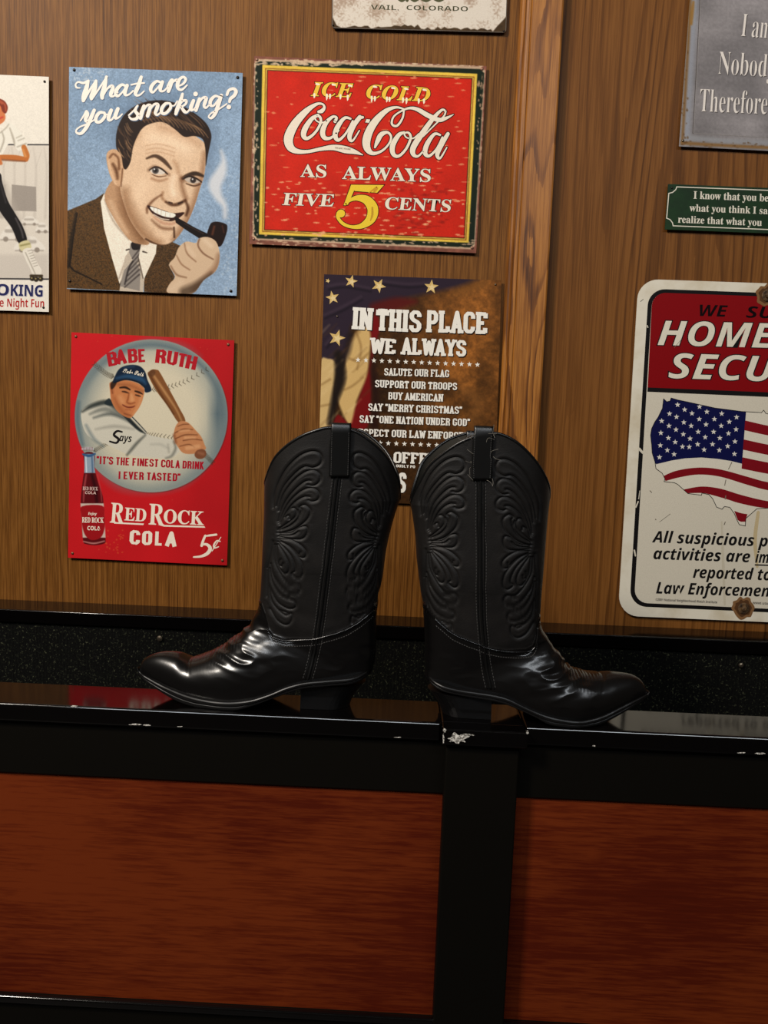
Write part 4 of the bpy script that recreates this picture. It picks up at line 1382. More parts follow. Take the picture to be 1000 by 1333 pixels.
P.fill([(300, 300), (335, 260), (350, 320), (330, 400), (310, 500), (312, 640), (290, 800), (205, 800), (240, 680), (290, 540), (310, 420)], (118, 16, 16), 1, 16)
P.fill([(190, 440), (230, 350), (280, 320), (305, 350), (300, 460), (285, 560), (240, 670), (205, 790), (150, 680), (140, 600), (180, 500)], (214, 176, 112), 1, 14)
P.fill([(60, 500), (100, 470), (140, 500), (125, 640), (120, 800), (55, 810)], (212, 178, 118), 1, 10)
P.stroke([(150, 450, 30), (160, 560, 46), (130, 680, 26), (110, 780, 20)], (30, 22, 18), 0.95, 26)
P.stroke([(205, 360, 30), (190, 440, 30), (150, 520, 20)], (34, 24, 26), 0.8, 26)
P.fill([(120, 790), (150, 740), (200, 790), (210, 830), (110, 830)], (120, 16, 18), 1, 12)
P.stroke([(315, 520, 20), (330, 640, 30), (320, 790, 30)], (40, 20, 12), 0.8, 26)
for s in ([(205, 470, 8), (250, 480, 10), (300, 440, 6)], [(180, 620, 6), (220, 600, 8), (270, 560, 6)], [(235, 340, 6), (260, 420, 8), (240, 520, 6)], [(60, 600, 6), (110, 570, 8)], [(60, 700, 6), (110, 690, 8)]):
    P.stroke(s, (128, 92, 48), 0.6, 14)
for s in ([(100, 120, 8), (180, 110, 10), (300, 130, 8)], [(80, 260, 6), (170, 220, 10), (260, 170, 6)], [(90, 400, 8), (150, 330, 10)], [(330, 90, 6), (480, 110, 8), (600, 100, 6)]):
    P.stroke(s, (74, 58, 70), 0.6, 18)
    P.stroke([(x + 6, y + 16, w_) for x, y, w_ in s], (22, 16, 24), 0.7, 14)
for k_ in range(26):   # folds of the old flag cloth
    r_ = np.random.default_rng(500 + k_)
    x, y = r_.uniform(70, 300), r_.uniform(330, 790)
    P.stroke([(x - 30, y + 26, 3), (x, y, r_.uniform(5, 12)), (x + 34, y - 34, 3)], (96, 62, 30) if k_ % 2 else (236, 204, 146), 0.28, 16)
P.stroke([(150, 450, 30), (160, 560, 46), (130, 680, 26), (110, 780, 20)], (28, 20, 16), 0.85, 30)
P.stroke([(318, 480, 24), (330, 640, 30), (322, 790, 30)], (40, 18, 12), 0.7, 30)
P.stroke([(720, 150, 20), (800, 130, 40), (850, 110, 30)], (148, 94, 40), 0.5, 50)
P.stroke([(760, 620, 40), (820, 680, 60), (800, 760, 40)], (136, 88, 42), 0.45, 60)
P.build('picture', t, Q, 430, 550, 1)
ink = Ink(fr)
for x, y, r_, ro in ((212, 97, 32, .25), (345, 118, 36, .5), (598, 124, 36, .1), (122, 176, 34, -.2), (143, 370, 42, .3), (99, 94, 12, 0.4)):
    ink.star(x, y, r_, (214, 180, 112), 2, ro)
    ink.star(x + 3, y + 3, r_ * 0.55, (232, 206, 150), 3, ro)
    ink.build('flag_star', t)
WT = (244, 238, 226)
sh = ((34, 20, 12), (3, 5), 3)
set_block(ink, 'IN', (214, 327), (310, 333), 106, WT, 5, True, 0.21, 0.06, shadow=sh)
set_block(ink, 'THIS', (332, 334), (548, 344), 106, WT, 5, True, 0.21, 0.06, shadow=sh)
set_block(ink, 'PLACE', (574, 342), (867, 352), 106, WT, 5, True, 0.21, 0.06, shadow=sh)
ink.build('lettering', t)
set_block(ink, 'WE', (306, 443), (425, 449), 74, WT, 5, True, 0.21, 0.06, shadow=sh)
set_block(ink, 'ALWAYS', (455, 449), (765, 461), 80, WT, 5, True, 0.21, 0.05, shadow=sh)
ink.build('lettering', t)
for (a, b, n_) in (((245, 476), (821, 499), 16), ((235, 872), (820, 894), 16)):
    for k_ in range(n_):
        s = k_ / (n_ - 1)
        ink.star(a[0] + (b[0] - a[0]) * s, a[1] + (b[1] - a[1]) * s, 13, WT, 5)
    ink.build('star_row', t)
sh2 = ((34, 20, 12), (2, 3), 2)
for tx, a, b in (('SALUTE OUR FLAG', (371, 551), (684, 560)), ('SUPPORT OUR TROOPS', (327, 608), (722, 622)), ('BUY AMERICAN', (390, 667), (654, 677)),
                 ('SAY "MERRY CHRISTMAS"', (294, 721), (746, 737)), ('SAY "ONE NATION UNDER GOD"', (252, 778), (784, 796)), ('RESPECT OUR LAW ENFORCEMENT', (222, 842), (857, 864))):
    set_block(ink, tx, a, b, 36, WT, 5, True, 0.185, 0.08, shadow=sh2)
    ink.build('lettering', t)
set_block(ink, 'IF THIS OFFENDS YOU', (168, 962), (845, 990), 54, WT, 5, True, 0.2, 0.06, shadow=sh2)
ink.build('lettering', t)
set_block(ink, 'OUSLY PO', (428, 993), (520, 998), 13, WT, 5, False, 0.2, 0.08)
ink.build('lettering', t)
set_block(ink, 'S', (434, 1114), (472, 1117), 96, WT, 5, True, 0.24, shadow=sh2)
ink.build('lettering', t)
nails(t, [(145, 267), (908, 113)], STEEL, 0.0018, fr=fr)

# ================================================================ SIGN: security notice
fr = frame(790, 350, 2.838)
Q = [fr(118, 37), fr(958, 66), fr(892, 1318), fr(42, 1281)]
t, rp = sign('road_sign', 'large white metal security notice with a flag shaped map and rusty bolts', Q,
             plain('aged_white_paint', (214, 206, 188), 0.42, spec=0.15, noise=((196, 184, 160), 14, 0.45, 0.7)), thick=0.002, round_px=26)
ink = Ink(fr)
BK = (22, 20, 20)
WP = (212, 203, 184)


def rrect(q, r, n=8):
    q = np.asarray(q, float)
    out = []
    for i in range(4):
        p, a, b = q[i], q[i - 1], q[(i + 1) % 4]
        da = (a - p) / np.linalg.norm(a - p) * r; db = (b - p) / np.linalg.norm(b - p) * r
        for k in range(n + 1):
            g = k / n * math.pi / 2
            out.append(p + da * (1 - math.sin(g)) + db * (1 - math.cos(g)))
    return out


ink.poly(rrect([(155, 73), (924, 101), (860, 1281), (84, 1246)], 62), BK, 1)
ink.poly(rrect([(169, 87), (910, 114), (847, 1267), (101, 1233)], 50), WP, 2)
RED = (130, 8, 14)
top_ = rrect([(169, 87), (910, 114), (892, 470), (150, 440)], 50)
ink.poly([p for p in top_[:18]] + [(892, 470), (151, 441)], RED, 3)
ink.poly([(151, 438), (892, 468), (891, 486), (150, 454)], BK, 4)
ink.build('border', t)
set_type(ink, 'WE', (343, 174), (447, 177), 42, 'sans_italic', (14, 2, 4), 5, off=0.0)
ink.build('lettering', t)
set_type(ink, 'SUPPORT', (515, 180), (618, 183), 42, 'sans_italic', (14, 2, 4), 5, off=0.0, ref='SU')
ink.build('lettering', t)
set_type(ink, 'HOMELAND', (188, 281), (618, 292), 90, 'sans_italic', (224, 216, 196), 6, shear=0.06, off=0.0, ref='HOME', outline=BK, orgrow=0.026)
ink.build('lettering', t)
set_type(ink, 'SECURITY', (228, 403), (618, 416), 92, 'sans_italic', (224, 216, 196), 6, shear=0.06, off=0.0, ref='SECU', outline=BK, orgrow=0.026)
ink.build('lettering', t)
COAST = [(210, 480), (222, 491), (234, 488), (238, 477), (262, 484), (300, 492), (400, 514), (500, 527), (572, 531), (580, 522), (588, 534), (640, 545), (700, 560), (760, 575), (820, 560), (858, 545),
         (850, 600), (830, 650), (815, 700), (805, 760), (790, 800), (780, 830), (790, 880), (800, 930), (786, 925), (765, 880), (740, 868), (700, 872), (650, 878), (596, 884), (555, 886), (530, 908), (514, 922), (512, 950),
         (490, 945), (480, 925), (472, 905), (455, 881), (435, 878), (426, 888), (406, 880), (392, 850), (378, 834), (352, 828), (350, 836), (300, 830), (262, 796), (250, 790), (212, 786), (215, 775), (205, 755), (182, 738), (178, 712),
         (168, 680), (166, 650), (162, 615), (166, 590), (178, 565), (190, 548), (206, 515)]
ink.poly(COAST, (220, 212, 194), 3)
NV = (16, 18, 66)
ink.poly([(210, 480), (222, 491), (234, 488), (238, 477), (262, 484), (300, 492), (400, 514), (500, 527), (515, 528), (500, 720), (460, 710), (410, 702), (350, 697), (290, 700), (240, 708), (182, 722),
          (178, 712), (168, 680), (166, 650), (162, 615), (166, 590), (178, 565), (190, 548), (206, 515)], NV, 4)
STR = (126, 16, 26)


def band(top_pts, bot_pts, sm=True):
    a = crom(top_pts, 5); b = crom(bot_pts, 5)
    ink.poly(list(map(tuple, a)) + list(map(tuple, b[::-1])), STR, 4)


band([(210, 765), (260, 745), (340, 734), (420, 741), (520, 768), (596, 788), (700, 800), (792, 796)], [(217, 784), (270, 770), (340, 760), (420, 768), (520, 798), (596, 818), (700, 832), (783, 826)])
band([(285, 815), (350, 804), (420, 812), (500, 836), (596, 858), (700, 866), (786, 862)], [(300, 829), (352, 828), (380, 833), (440, 850), (500, 868), (596, 884), (700, 872), (788, 872)])
band([(471, 894), (495, 902), (520, 906)], [(484, 928), (496, 934), (512, 934)])
for y0, y1, xr in ((560, 596, 840), (630, 668, 818), (696, 738, 806)):
    xl = 514 - (y0 - 528) * 0.075
    band([(xl, y0), (600, y0 + 20), (700, y0 + 34), (xr, y0 + 24)], [(xl - 3, y1), (600, y1 + 20), (700, y1 + 34), (xr - 6, y1 + 24)])
for x, y in ((262, 502), (288, 520), (315, 534), (343, 509), (342, 555), (370, 528), (398, 555), (425, 535), (453, 565), (480, 548), (478, 593), (450, 608), (423, 580), (395, 602), (367, 575), (338, 602), (312, 580), (285, 567),
             (258, 547), (232, 535), (203, 562), (230, 580), (256, 594), (283, 611), (308, 627), (336, 648), (364, 622), (391, 648), (418, 625), (447, 655), (474, 638), (472, 684), (416, 670), (360, 668), (305, 658), (280, 657), (253, 640),
             (228, 625), (200, 606), (198, 652), (224, 670), (249, 685), (195, 696)):
    ink.star(x, y, 10.5, (222, 216, 204), 5)
cl = COAST
for i in range(len(cl)):
    a, b = cl[i], cl[(i + 1) % len(cl)]
    ink.stroke([(a[0], a[1], 2.4), (b[0], b[1], 2.4)], BK, 6, smooth=False)
ink.build('flag_map', t, 'country map filled with the flag')
set_type(ink, 'All suspicious persons and', (167, 1010), (594, 1026), 42, 'sans_italic', BK, 5, off=0.005, ref='All suspicious p', shear=0.03)
ink.build('lettering', t)
set_type(ink, 'activities are', (172, 1072), (529, 1084), 42, 'sans_italic', BK, 5, off=0.005, shear=0.03)
set_type(ink, 'immediately', (548, 1085), (598, 1087), 42, 'sans_italic', BK, 5, off=0.005, ref='im', shear=0.03)
ink.poly([(547, 1091), (830, 1102), (830, 1106), (547, 1096)], BK, 5)
ink.build('lettering', t)
set_type(ink, 'reported to our', (318, 1141), (606, 1151), 42, 'sans_italic', BK, 5, off=0.005, ref='reported to', shear=0.03)
ink.build('lettering', t)
set_type(ink, 'Law Enforcement Agency', (182, 1199), (600, 1211), 42, 'sans_italic', BK, 5, off=0.005, ref='Law Enforcemen', shear=0.03)
ink.build('lettering', t)
set_type(ink, '©2001 National Neighborhood Watch Institute', (180, 1226), (408, 1236), 9, 'sans', (60, 54, 50), 5)
ink.build('lettering', t)
set_type(ink, 'NNWI-USA', (540, 1238), (596, 1241), 8, 'sans', (60, 54, 50), 5)
ink.build('lettering', t)
# scratches, chips and dirt with their own shapes
for s in ([(120, 665, 10), (134, 680, 8)], [(108, 880, 5), (116, 860, 5)], [(102, 1040, 6), (106, 1060, 5)], [(150, 560, 3), (152, 600, 3)], [(150, 210, 4), (152, 216, 4)], [(118, 850, 3), (122, 820, 2)]):
    ink.stroke(s, WP, 7, smooth=False)
for s in ([(195, 935, 1.5), (235, 905, 1.5)], [(250, 290, 1.5), (275, 262, 1.5)], [(450, 740, 2.5), (462, 715, 3)], [(436, 800, 3), (440, 780, 3)], [(438, 850, 4), (440, 838, 3)], [(434, 945, 3), (438, 935, 3)], [(180, 925, 3), (182, 927, 3)], [(125, 120, 2), (135, 112, 2)], [(160, 820, 3), (166, 826, 3)]):
    ink.stroke(s, (120, 110, 96), 7, smooth=False)
ink.stroke([(425, 935, 6), (430, 1080, 10), (436, 1240, 8)], (200, 190, 168), 3)
ink.stroke([(560, 900, 12), (548, 1000, 14), (556, 1100, 10)], (196, 176, 136), 3)
ink.build('scratches', t)['kind'] = 'stuff'
for bx, by, r_, n_ in ((505, 1254, 38, 1), (594, 98, 36, 2)):
    ik = Ink(fr)
    rr = np.random.default_rng(n_)
    pts = [(bx + 43 * rr.uniform(.82, 1.1) * math.cos(a), by + 42 * rr.uniform(.82, 1.1) * math.sin(a)) for a in np.linspace(0, 2 * math.pi, 20, endpoint=False)]
    ik.poly(pts, (128, 92, 58), 8, True)
    ik.poly([(bx + (x - bx) * .75, by + (y - by) * .75) for x, y in pts], (84, 56, 34), 9, True)
    ik.build('rust_stain', t)
    c = at(*fr(bx, by), SIGN_Y)
    R_ = 0.0105
    bolt = MB()
    bolt.tube([(c[0], -0.0002, c[2]), (c[0], SIGN_Y - 0.0007, c[2]), (c[0], SIGN_Y - 0.0016, c[2]), (c[0], SIGN_Y - 0.0022, c[2])], [R_, R_, R_, R_ * 0.82], 22)
    bolt.tube([(c[0], SIGN_Y - 0.002, c[2]), (c[0], SIGN_Y - 0.005, c[2]), (c[0], SIGN_Y - 0.0062, c[2])], [R_ * .5, R_ * .45, R_ * .2], 14)
    bolt.build('bolt', RUST, t, label='rusty bolt and washer')

# ================================================================ SIGN: green plaque
fr = frame(840, 0, 4.1625)
Q = [fr(125, 997), fr(1240, 1040), fr(1226, 1286), fr(107, 1243)]
t, _q = sign('plaque', 'small dark green plaque with three lines of cream lettering', Q, plain('dark_green_paint', (26, 50, 26), 0.45, spec=0.1, noise=((24, 42, 24), 40, 0.4, 0.6)))
ink = Ink(fr)
GW = (226, 218, 200)
ink.frame_line([(170, 1010), (1195, 1049), (1200, 1068), (1214, 1085), (1222, 1088), (1210, 1225), (1192, 1235), (1184, 1252), (1180, 1266), (150, 1226), (146, 1208), (134, 1192), (114, 1184), (126, 1046), (148, 1040), (164, 1026)], 5, GW, 2)
ink.build('border', t)
set_type(ink, 'I know that you believe', (262, 1076), (668, 1092), 40, 'serif', GW, 3, ref='I know that you be', off=0.004)
ink.build('lettering', t)
set_type(ink, 'what you think I said', (240, 1144), (664, 1160), 38, 'serif', GW, 3, ref='what you think I sa', off=0.004)
ink.build('lettering', t)
set_type(ink, 'realize that what you', (178, 1206), (632, 1224), 38, 'serif', GW, 3, ref='realize that what you', off=0.004)
ink.build('lettering', t)
nails(t, [(145, 1018)], DARK_NAIL, 0.0016, fr=fr)

# ================================================================ SIGN: grey
Q = [fr(262, -360), fr(1300, -320), fr(1260, 842), fr(196, 800)]
Q = [(904.5, -86), (1200, -76), (1190, 206), (884, 190.5)]
t, _q = sign('tin_sign', 'grey tarnished tin sign with pale serif lettering above the green plaque', Q, plain('tarnished_brown_edge', (116, 82, 44), 0.5, noise=((84, 54, 26), 60, 0.4, 0.6)))
P = Paint(fr, 170, -380, 1500, 880, 0.3, (136, 130, 130))
P.grain(0.25, 40, 81)
P.a *= (1 + 0.10 * (smooth_noise(P.h, P.w, 3, 84) - .5))[..., None]
st_ = smooth_noise(1, P.h, 4, 85)[0][:, None] - 0.5
P.a *= (1 + 0.05 * st_)[..., None]
edge = [(262, -340), (240, 170), (225, 420), (208, 700), (203, 770)]
P.stroke([(x + 14, y, 46) for x, y in edge], (150, 152, 160), 0.8, 26, False)
P.stroke([(x - 2, y, 14) for x, y in edge], (128, 92, 50), 0.95, 12, False)
P.stroke([(200, 775, 18), (420, 788, 16), (666, 800, 16), (1280, 830, 16)], (134, 98, 56), 0.95, 10, False)
P.stroke([(230, 745, 30), (420, 762, 24), (1280, 800, 24)], (150, 150, 152), 0.7, 16, False)
P.stroke([(262, 10, 12), (256, 60, 18), (250, 130, 14)], (150, 108, 50), 0.9, 8)
P.flecks(24, (96, 66, 36), (3, 8), (3, 14), box=(196, 100, 232, 760), alpha=0.7, seed=86)
P.flecks(26, (96, 66, 36), (4, 14), (2, 6), box=(200, 765, 700, 800), alpha=0.7, seed=87)
P.build('picture', t, Q, 300, 280, 1)
ink = Ink(fr)
for a, b in (((300, -60), (280, 330)), ((280, 330), (258, 720)), ((258, 722), (666, 746)), ((666, 746), (1280, 776))):
    ink.stroke([(a[0], a[1], 3), (b[0], b[1], 3)], (78, 70, 66), 2, smooth=False)
    ink.stroke([(a[0] + 5, a[1], 2), (b[0] + 5, b[1], 2)], (150, 144, 140), 2, smooth=False)
ink.build('border', t)
GY = (232, 222, 212)
for tx, a, b, h_, rf in (('I am', (518, 196), (612, 204), 124, 'I a'), ('Nobody', (394, 401), (656, 416), 124, 'Nobod'), ('Therefore', (292, 604), (622, 618), 124, 'Therefor')):
    for d, c_, ly in ((4, (82, 76, 74), 3), (0, GY, 4)):
        set_type(ink, tx, (a[0] + d, a[1] + d), (b[0] + d, b[1] + d), h_, 'serif', c_, ly, ref=rf, off=-0.012, shear=0.03)
    ink.build('lettering', t)
nails(t, [(204, 762)], STEEL, 0.0022, fr=fr)

# ================================================================ SIGN: white distressed, top edge of the photo
fr = frame(410, 0, 3.7037)
Q = [(433, -120), (664, -110), (659, 42.5), (432, 36.5)]
t, _q = sign('tin_sign', 'white distressed tin sign with ragged brown bottom edge and small green lettering', Q, plain('dark_olive_edge', (72, 56, 34), 0.5), round_px=4)
P = Paint(fr, 60, -460, 960, 180, 0.45, (70, 52, 32))
P.grain(0.3, 6, 90)
r_ = np.random.default_rng(5)
bot = [(x, 128 + (x - 85) * 0.015 + r_.uniform(-7, 9) - (10 if 330 < x < 500 else 0)) for x in range(128, 860, 16)]
P.fill([(86, -470), (930, -440), (926, 75), (905, 100), (880, 125), (858, 152)] + bot[::-1] + [(105, 122), (86, 85)], (222, 210, 194), 1, 4, False)
m_ = (P.a.sum(2) > 480)
n1 = smooth_noise(P.h, P.w, 26, 91) * 0.55 + smooth_noise(P.h, P.w, 3, 92) * 0.45
k_ = np.clip((n1 - 0.47) * 3.0, 0, 1) * m_
P.a = P.a * (1 - 0.55 * k_[..., None]) + np.array([140, 108, 84.0]) * 0.55 * k_[..., None]
P.build('picture', t, [(434, -118), (663, -108), (658, 41.5), (433, 35.5)], 400, 270, 1)
ink = Ink(fr)
OL = (70, 70, 48)
set_type(ink, 'VAIL,', (270, 46), (404, 49), 24, 'sans', OL, 3, off=-0.01)
ink.build('lettering', t)
set_type(ink, 'COLORADO', (442, 48), (738, 54), 23, 'sans', OL, 3, off=-0.01)
ink.build('lettering', t)
for x0, x1 in ((402, 436), (442, 448), (462, 500), (512, 560), (574, 622)):
    ink.stroke([(x0, -6, 12), ((x0 + x1) / 2, 4, 13), (x1, -6, 12)], (84, 84, 58), 3)
ink.build('lettering', t)
nails(t, [(88, 122), (910, 150)], DARK_NAIL, 0.0016, fr=fr)

# ================================================================ SIGN: skater, cut by the left edge of the photo
fr = frame(0, 80, 3.9206)
Q = [(-152, 91), (63.5, 100), (63.5, 406), (-160, 399)]
t, _q = sign('tin_sign', 'white tin sign of a roller skater in black trousers, left of the pipe sign', Q, plain('white_tin_edge', (208, 200, 186), 0.5))
P = Paint(fr, -640, 30, 260, 1290, 0.45, (232, 224, 210))
P.grain(0.05, 3, 95)
# faded street scene
P.fill([(-640, 425), (246, 425), (246, 1110), (-640, 1110)], (216, 206, 192), 1, 3, False)
for k_ in range(16):
    x = -600 + k_ * 55
    P.stroke([(x, 440, 4), (x + 14, 560, 10), (x + 6, 800, 14)], (188, 178, 166), 0.5, 10)
    P.stroke([(x + 14, 540, 3), (x + 44, 450, 2)], (180, 170, 158), 0.5, 4, False)
P.fill([(60, 628), (184, 640), (186, 765), (60, 762)], (150, 140, 130), 0.9, 4, False)
P.fill([(-600, 640), (30, 630), (30, 800), (-600, 800)], (176, 166, 154), 0.8, 10, False)
for x, y, wd, hg in ((150, 815, 90, 34), (215, 850, 60, 40), (60, 880, 110, 60), (150, 935, 140, 60), (-200, 880, 240, 90), (-450, 900, 240, 90)):
    P.fill([(x - wd / 2, y + hg / 2), (x - wd / 2, y), (x - wd / 3, y - hg / 3), (x - wd / 6, y - hg * .7), (x + wd / 6, y - hg * .7), (x + wd / 3, y - hg / 3), (x + wd / 2, y), (x + wd / 2, y + hg / 2)], (226, 218, 206), 1, 6)
    P.stroke([(x - wd / 2, y + hg / 2, 6), (x + wd / 2, y + hg / 2, 6)], (150, 138, 126), 0.8, 8, False)
    P.stroke([(x - wd / 4, y - hg * .25, hg * .3), (x + wd / 5, y - hg * .25, hg * .3)], (168, 158, 146), 0.8, 8, False)
    for q in (-.28, .28):
        P.dot(x + wd * q, y + hg * .45, hg * .22, (140, 128, 116), 0.9, 6)
P.fill([(-640, 985), (246, 985), (246, 1108), (-640, 1108)], (196, 186, 174), 0.7, 20, False)
P.stroke([(-640, 422, 6), (250, 425, 6)], (38, 36, 40), 1, 3, False)
P.stroke([(-640, 1104, 7), (250, 1111, 7)], (38, 36, 40), 1, 3, False)
# the skater
SHD = (176, 166, 154)
P.stroke([(10, 640, 60), (80, 820, 60), (130, 930, 44)], SHD, 0.6, 30)
P.fill([(-60, 560), (0, 570), (12, 620), (40, 710), (80, 780), (115, 840), (138, 915), (98, 930), (60, 850), (10, 780), (-40, 700), (-90, 620)], (20, 17, 18), 1, 4)
P.stroke([(80, 800, 6), (108, 860, 8), (118, 900, 6)], (110, 104, 104), 0.7, 10)
P.stroke([(0, 620, 6), (30, 720, 8)], (70, 66, 68), 0.6, 10, False)
P.fill([(-60, 560), (-160, 700), (-260, 860), (-300, 1010), (-250, 1020), (-190, 900), (-90, 760), (-20, 640)], (20, 17, 18), 1, 4)
P.fill([(-70, 370), (-20, 350), (10, 355), (45, 315), (82, 335), (112, 370), (140, 425), (100, 456), (80, 440), (70, 420), (45, 420), (20, 460), (0, 500), (-60, 570), (-110, 560), (-100, 440)], (232, 226, 212), 1, 4)
for s in ([(50, 340, 6), (70, 400, 10), (74, 430, 6)], [(84, 390, 4), (110, 378, 5)], [(92, 404, 4), (124, 392, 5)], [(88, 436, 6), (132, 420, 8)], [(10, 360, 6), (20, 400, 8), (0, 460, 8)], [(0, 365, 5), (30, 340, 6), (45, 320, 5)]):
    P.stroke(s, (164, 154, 138), 0.8, 8)
P.stroke([(122, 438, 26), (136, 480, 30), (132, 500, 22)], (190, 112, 50), 1, 5)
P.stroke([(134, 500, 22), (80, 492, 28), (20, 488, 24), (-10, 490, 24)], (186, 106, 46), 1, 5)
P.stroke([(128, 510, 6), (70, 506, 8), (10, 502, 8)], (112, 54, 22), 0.8, 8)
P.stroke([(118, 450, 8), (130, 484, 10)], (226, 160, 92), 0.7, 10, False)
P.stroke([(-10, 490, 26), (4, 520, 18)], (196, 112, 60), 1, 6, False)
P.fill([(-90, 210), (-40, 180), (0, 200), (20, 250), (28, 290), (10, 315), (-30, 330), (-80, 320), (-110, 270)], (206, 118, 70), 1, 5)
P.fill([(-100, 240), (-90, 200), (-50, 175), (0, 190), (26, 205), (40, 235), (30, 265), (12, 255), (0, 225), (-40, 215), (-70, 260)], (124, 44, 24), 1, 5)
for s in ([(0, 200, 6), (24, 220, 8), (30, 250, 6)], [(-20, 195, 6), (10, 215, 8)]):
    P.stroke(s, (196, 96, 60), 0.7, 8)
P.stroke([(0, 290, 10), (14, 284, 8)], (196, 60, 50), 0.9, 6, False)
P.fill([(100, 925), (140, 912), (158, 935), (155, 955), (115, 968), (98, 950)], (206, 196, 150), 1, 5)
P.stroke([(105, 940, 8), (150, 930, 8)], (130, 120, 70), 0.8, 8, False)
P.fill([(116, 965), (154, 952), (170, 990), (195, 1035), (212, 1065), (205, 1088), (170, 1090), (150, 1050), (130, 1010)], (226, 218, 204), 1, 4)
P.stroke([(130, 975, 4), (160, 1040, 5), (180, 1085, 4)], (150, 140, 126), 0.8, 6)
for k_ in range(7):
    P.stroke([(142 + k_ * 5, 968 + k_ * 13, 3), (162 + k_ * 5, 962 + k_ * 13, 3)], (140, 128, 116), 0.8, 3, False)
P.stroke([(158, 1094, 14), (214, 1094, 12)], (62, 50, 34), 1, 5, False)
for x, y in ((165, 1108), (185, 1112), (208, 1110)):
    P.dot(x, y, 13, (44, 36, 26), 1, 5)
    P.dot(x - 3, y - 3, 4, (190, 170, 110), 0.8, 4)
P.build('picture', t, [(-152, 91), (63.5, 100), (63.5, 406), (-160, 399)], 500, 640, 1)
ink = Ink(fr)
NB = (34, 38, 84)
for c_, ly, q in (((186, 182, 190), 3, 3), (NB, 4, 0)):
    set_type(ink, 'O', (-20 + q, 1192 + q), (44 + q, 1195 + q), 57, 'sans', c_, ly, off=0.008)
    set_type(ink, 'KING', (54 + q, 1195 + q), (217 + q, 1200 + q), 57, 'sans', c_, ly, off=0.008)
ink.build('lettering', t)
set_type(ink, 'Night Fun', (36, 1252), (225, 1256), 42, 'sans', (176, 34, 32), 4)
set_type(ink, 'e', (-4, 1251), (18, 1252), 42, 'sans', (176, 34, 32), 4)
ink.build('lettering', t)
nails(t, [(228, 103), (222, 1256)], DARK_NAIL, 0.0022, fr=fr)

# ================================================================ COWBOY BOOTS
def boot_leather():
    m, nt, bs = new_mat('black_boot_leather')
    L = nt.links.new
    tc = nd(nt, 'ShaderNodeTexCoord')
    n = nd(nt, 'ShaderNodeTexNoise', inp={'Scale': 520.0, 'Detail': 3.0, 'Roughness': 0.7})
    L(tc.outputs['Object'], n.inputs['Vector'])
    n2 = nd(nt, 'ShaderNodeTexNoise', inp={'Scale': 26.0, 'Detail': 4.0, 'Roughness': 0.6})
    L(tc.outputs['Object'], n2.inputs['Vector'])
    r = ramp(nt, [(0.35, lin((15, 13, 12))), (0.7, lin((26, 23, 21)))])
    L(n2.outputs['Fac'], r.inputs[0])
    L(r.outputs[0], bs.inputs['Base Color'])
    bs.inputs['Roughness'].default_value = 0.55
    bs.inputs['Specular IOR Level'].default_value = 0.33
    b = nd(nt, 'ShaderNodeBump', inp={'Strength': 0.35, 'Distance': 0.0006})
    L(n.outputs['Fac'], b.inputs['Height'])
    L(b.outputs[0], bs.inputs['Normal'])
    return m


LEATHER = boot_leather()
VAMP = plain('black_polished_leather', (9, 8, 8), rough=0.25, spec=0.6, bump=(90, 0.10, 0.001))
TRIMB = plain('black_leather_binding', (9, 9, 9), rough=0.34, spec=0.5)
SOLE = plain('black_sole_edge', (13, 12, 12), rough=0.40, spec=0.4)
HEEL = plain('black_heel_stack', (9, 8, 8), rough=0.42, spec=0.3)
LINING = plain('dark_boot_lining', (40, 35, 25), rough=0.8)
THREAD = plain('dark_grey_thread', (58, 56, 54), rough=0.7)
FRAY = plain('pale_frayed_thread', (112, 106, 96), rough=0.8)

# flame stitching of one shaft panel, u from the outer edge (0) to the seam (1), v from the top (0) to the vamp (1); read off the photograph
_ST1 = [  # frame origin (335,545), 5 per pixel
    [(92, 600), (96, 530), (122, 440), (180, 335), (262, 252), (342, 215), (398, 222), (420, 262), (402, 304), (355, 325), (322, 320)],
    [(345, 322), (295, 322), (225, 378), (152, 470), (112, 590)],
    [(128, 620), (152, 520), (222, 420), (300, 357), (362, 340), (402, 362), (406, 400), (382, 432), (350, 445), (322, 438)],
    [(340, 412), (310, 415), (265, 445), (200, 512), (150, 600), (126, 690)],
    [(130, 700), (182, 580), (252, 500), (320, 462), (372, 466), (396, 500), (384, 538), (345, 550), (325, 540)],
    [(330, 520), (290, 522), (232, 560), (182, 622), (140, 700)],
    [(138, 710), (168, 645), (208, 600), (240, 606), (242, 650), (200, 692), (128, 742)],
    [(165, 664), (192, 650), (200, 674)],
    [(128, 748), (200, 720), (256, 670), (280, 612), (268, 590), (300, 574), (340, 606), (330, 656), (290, 702), (220, 748), (130, 772)],
    [(256, 612), (262, 660), (218, 712), (150, 744)],
]
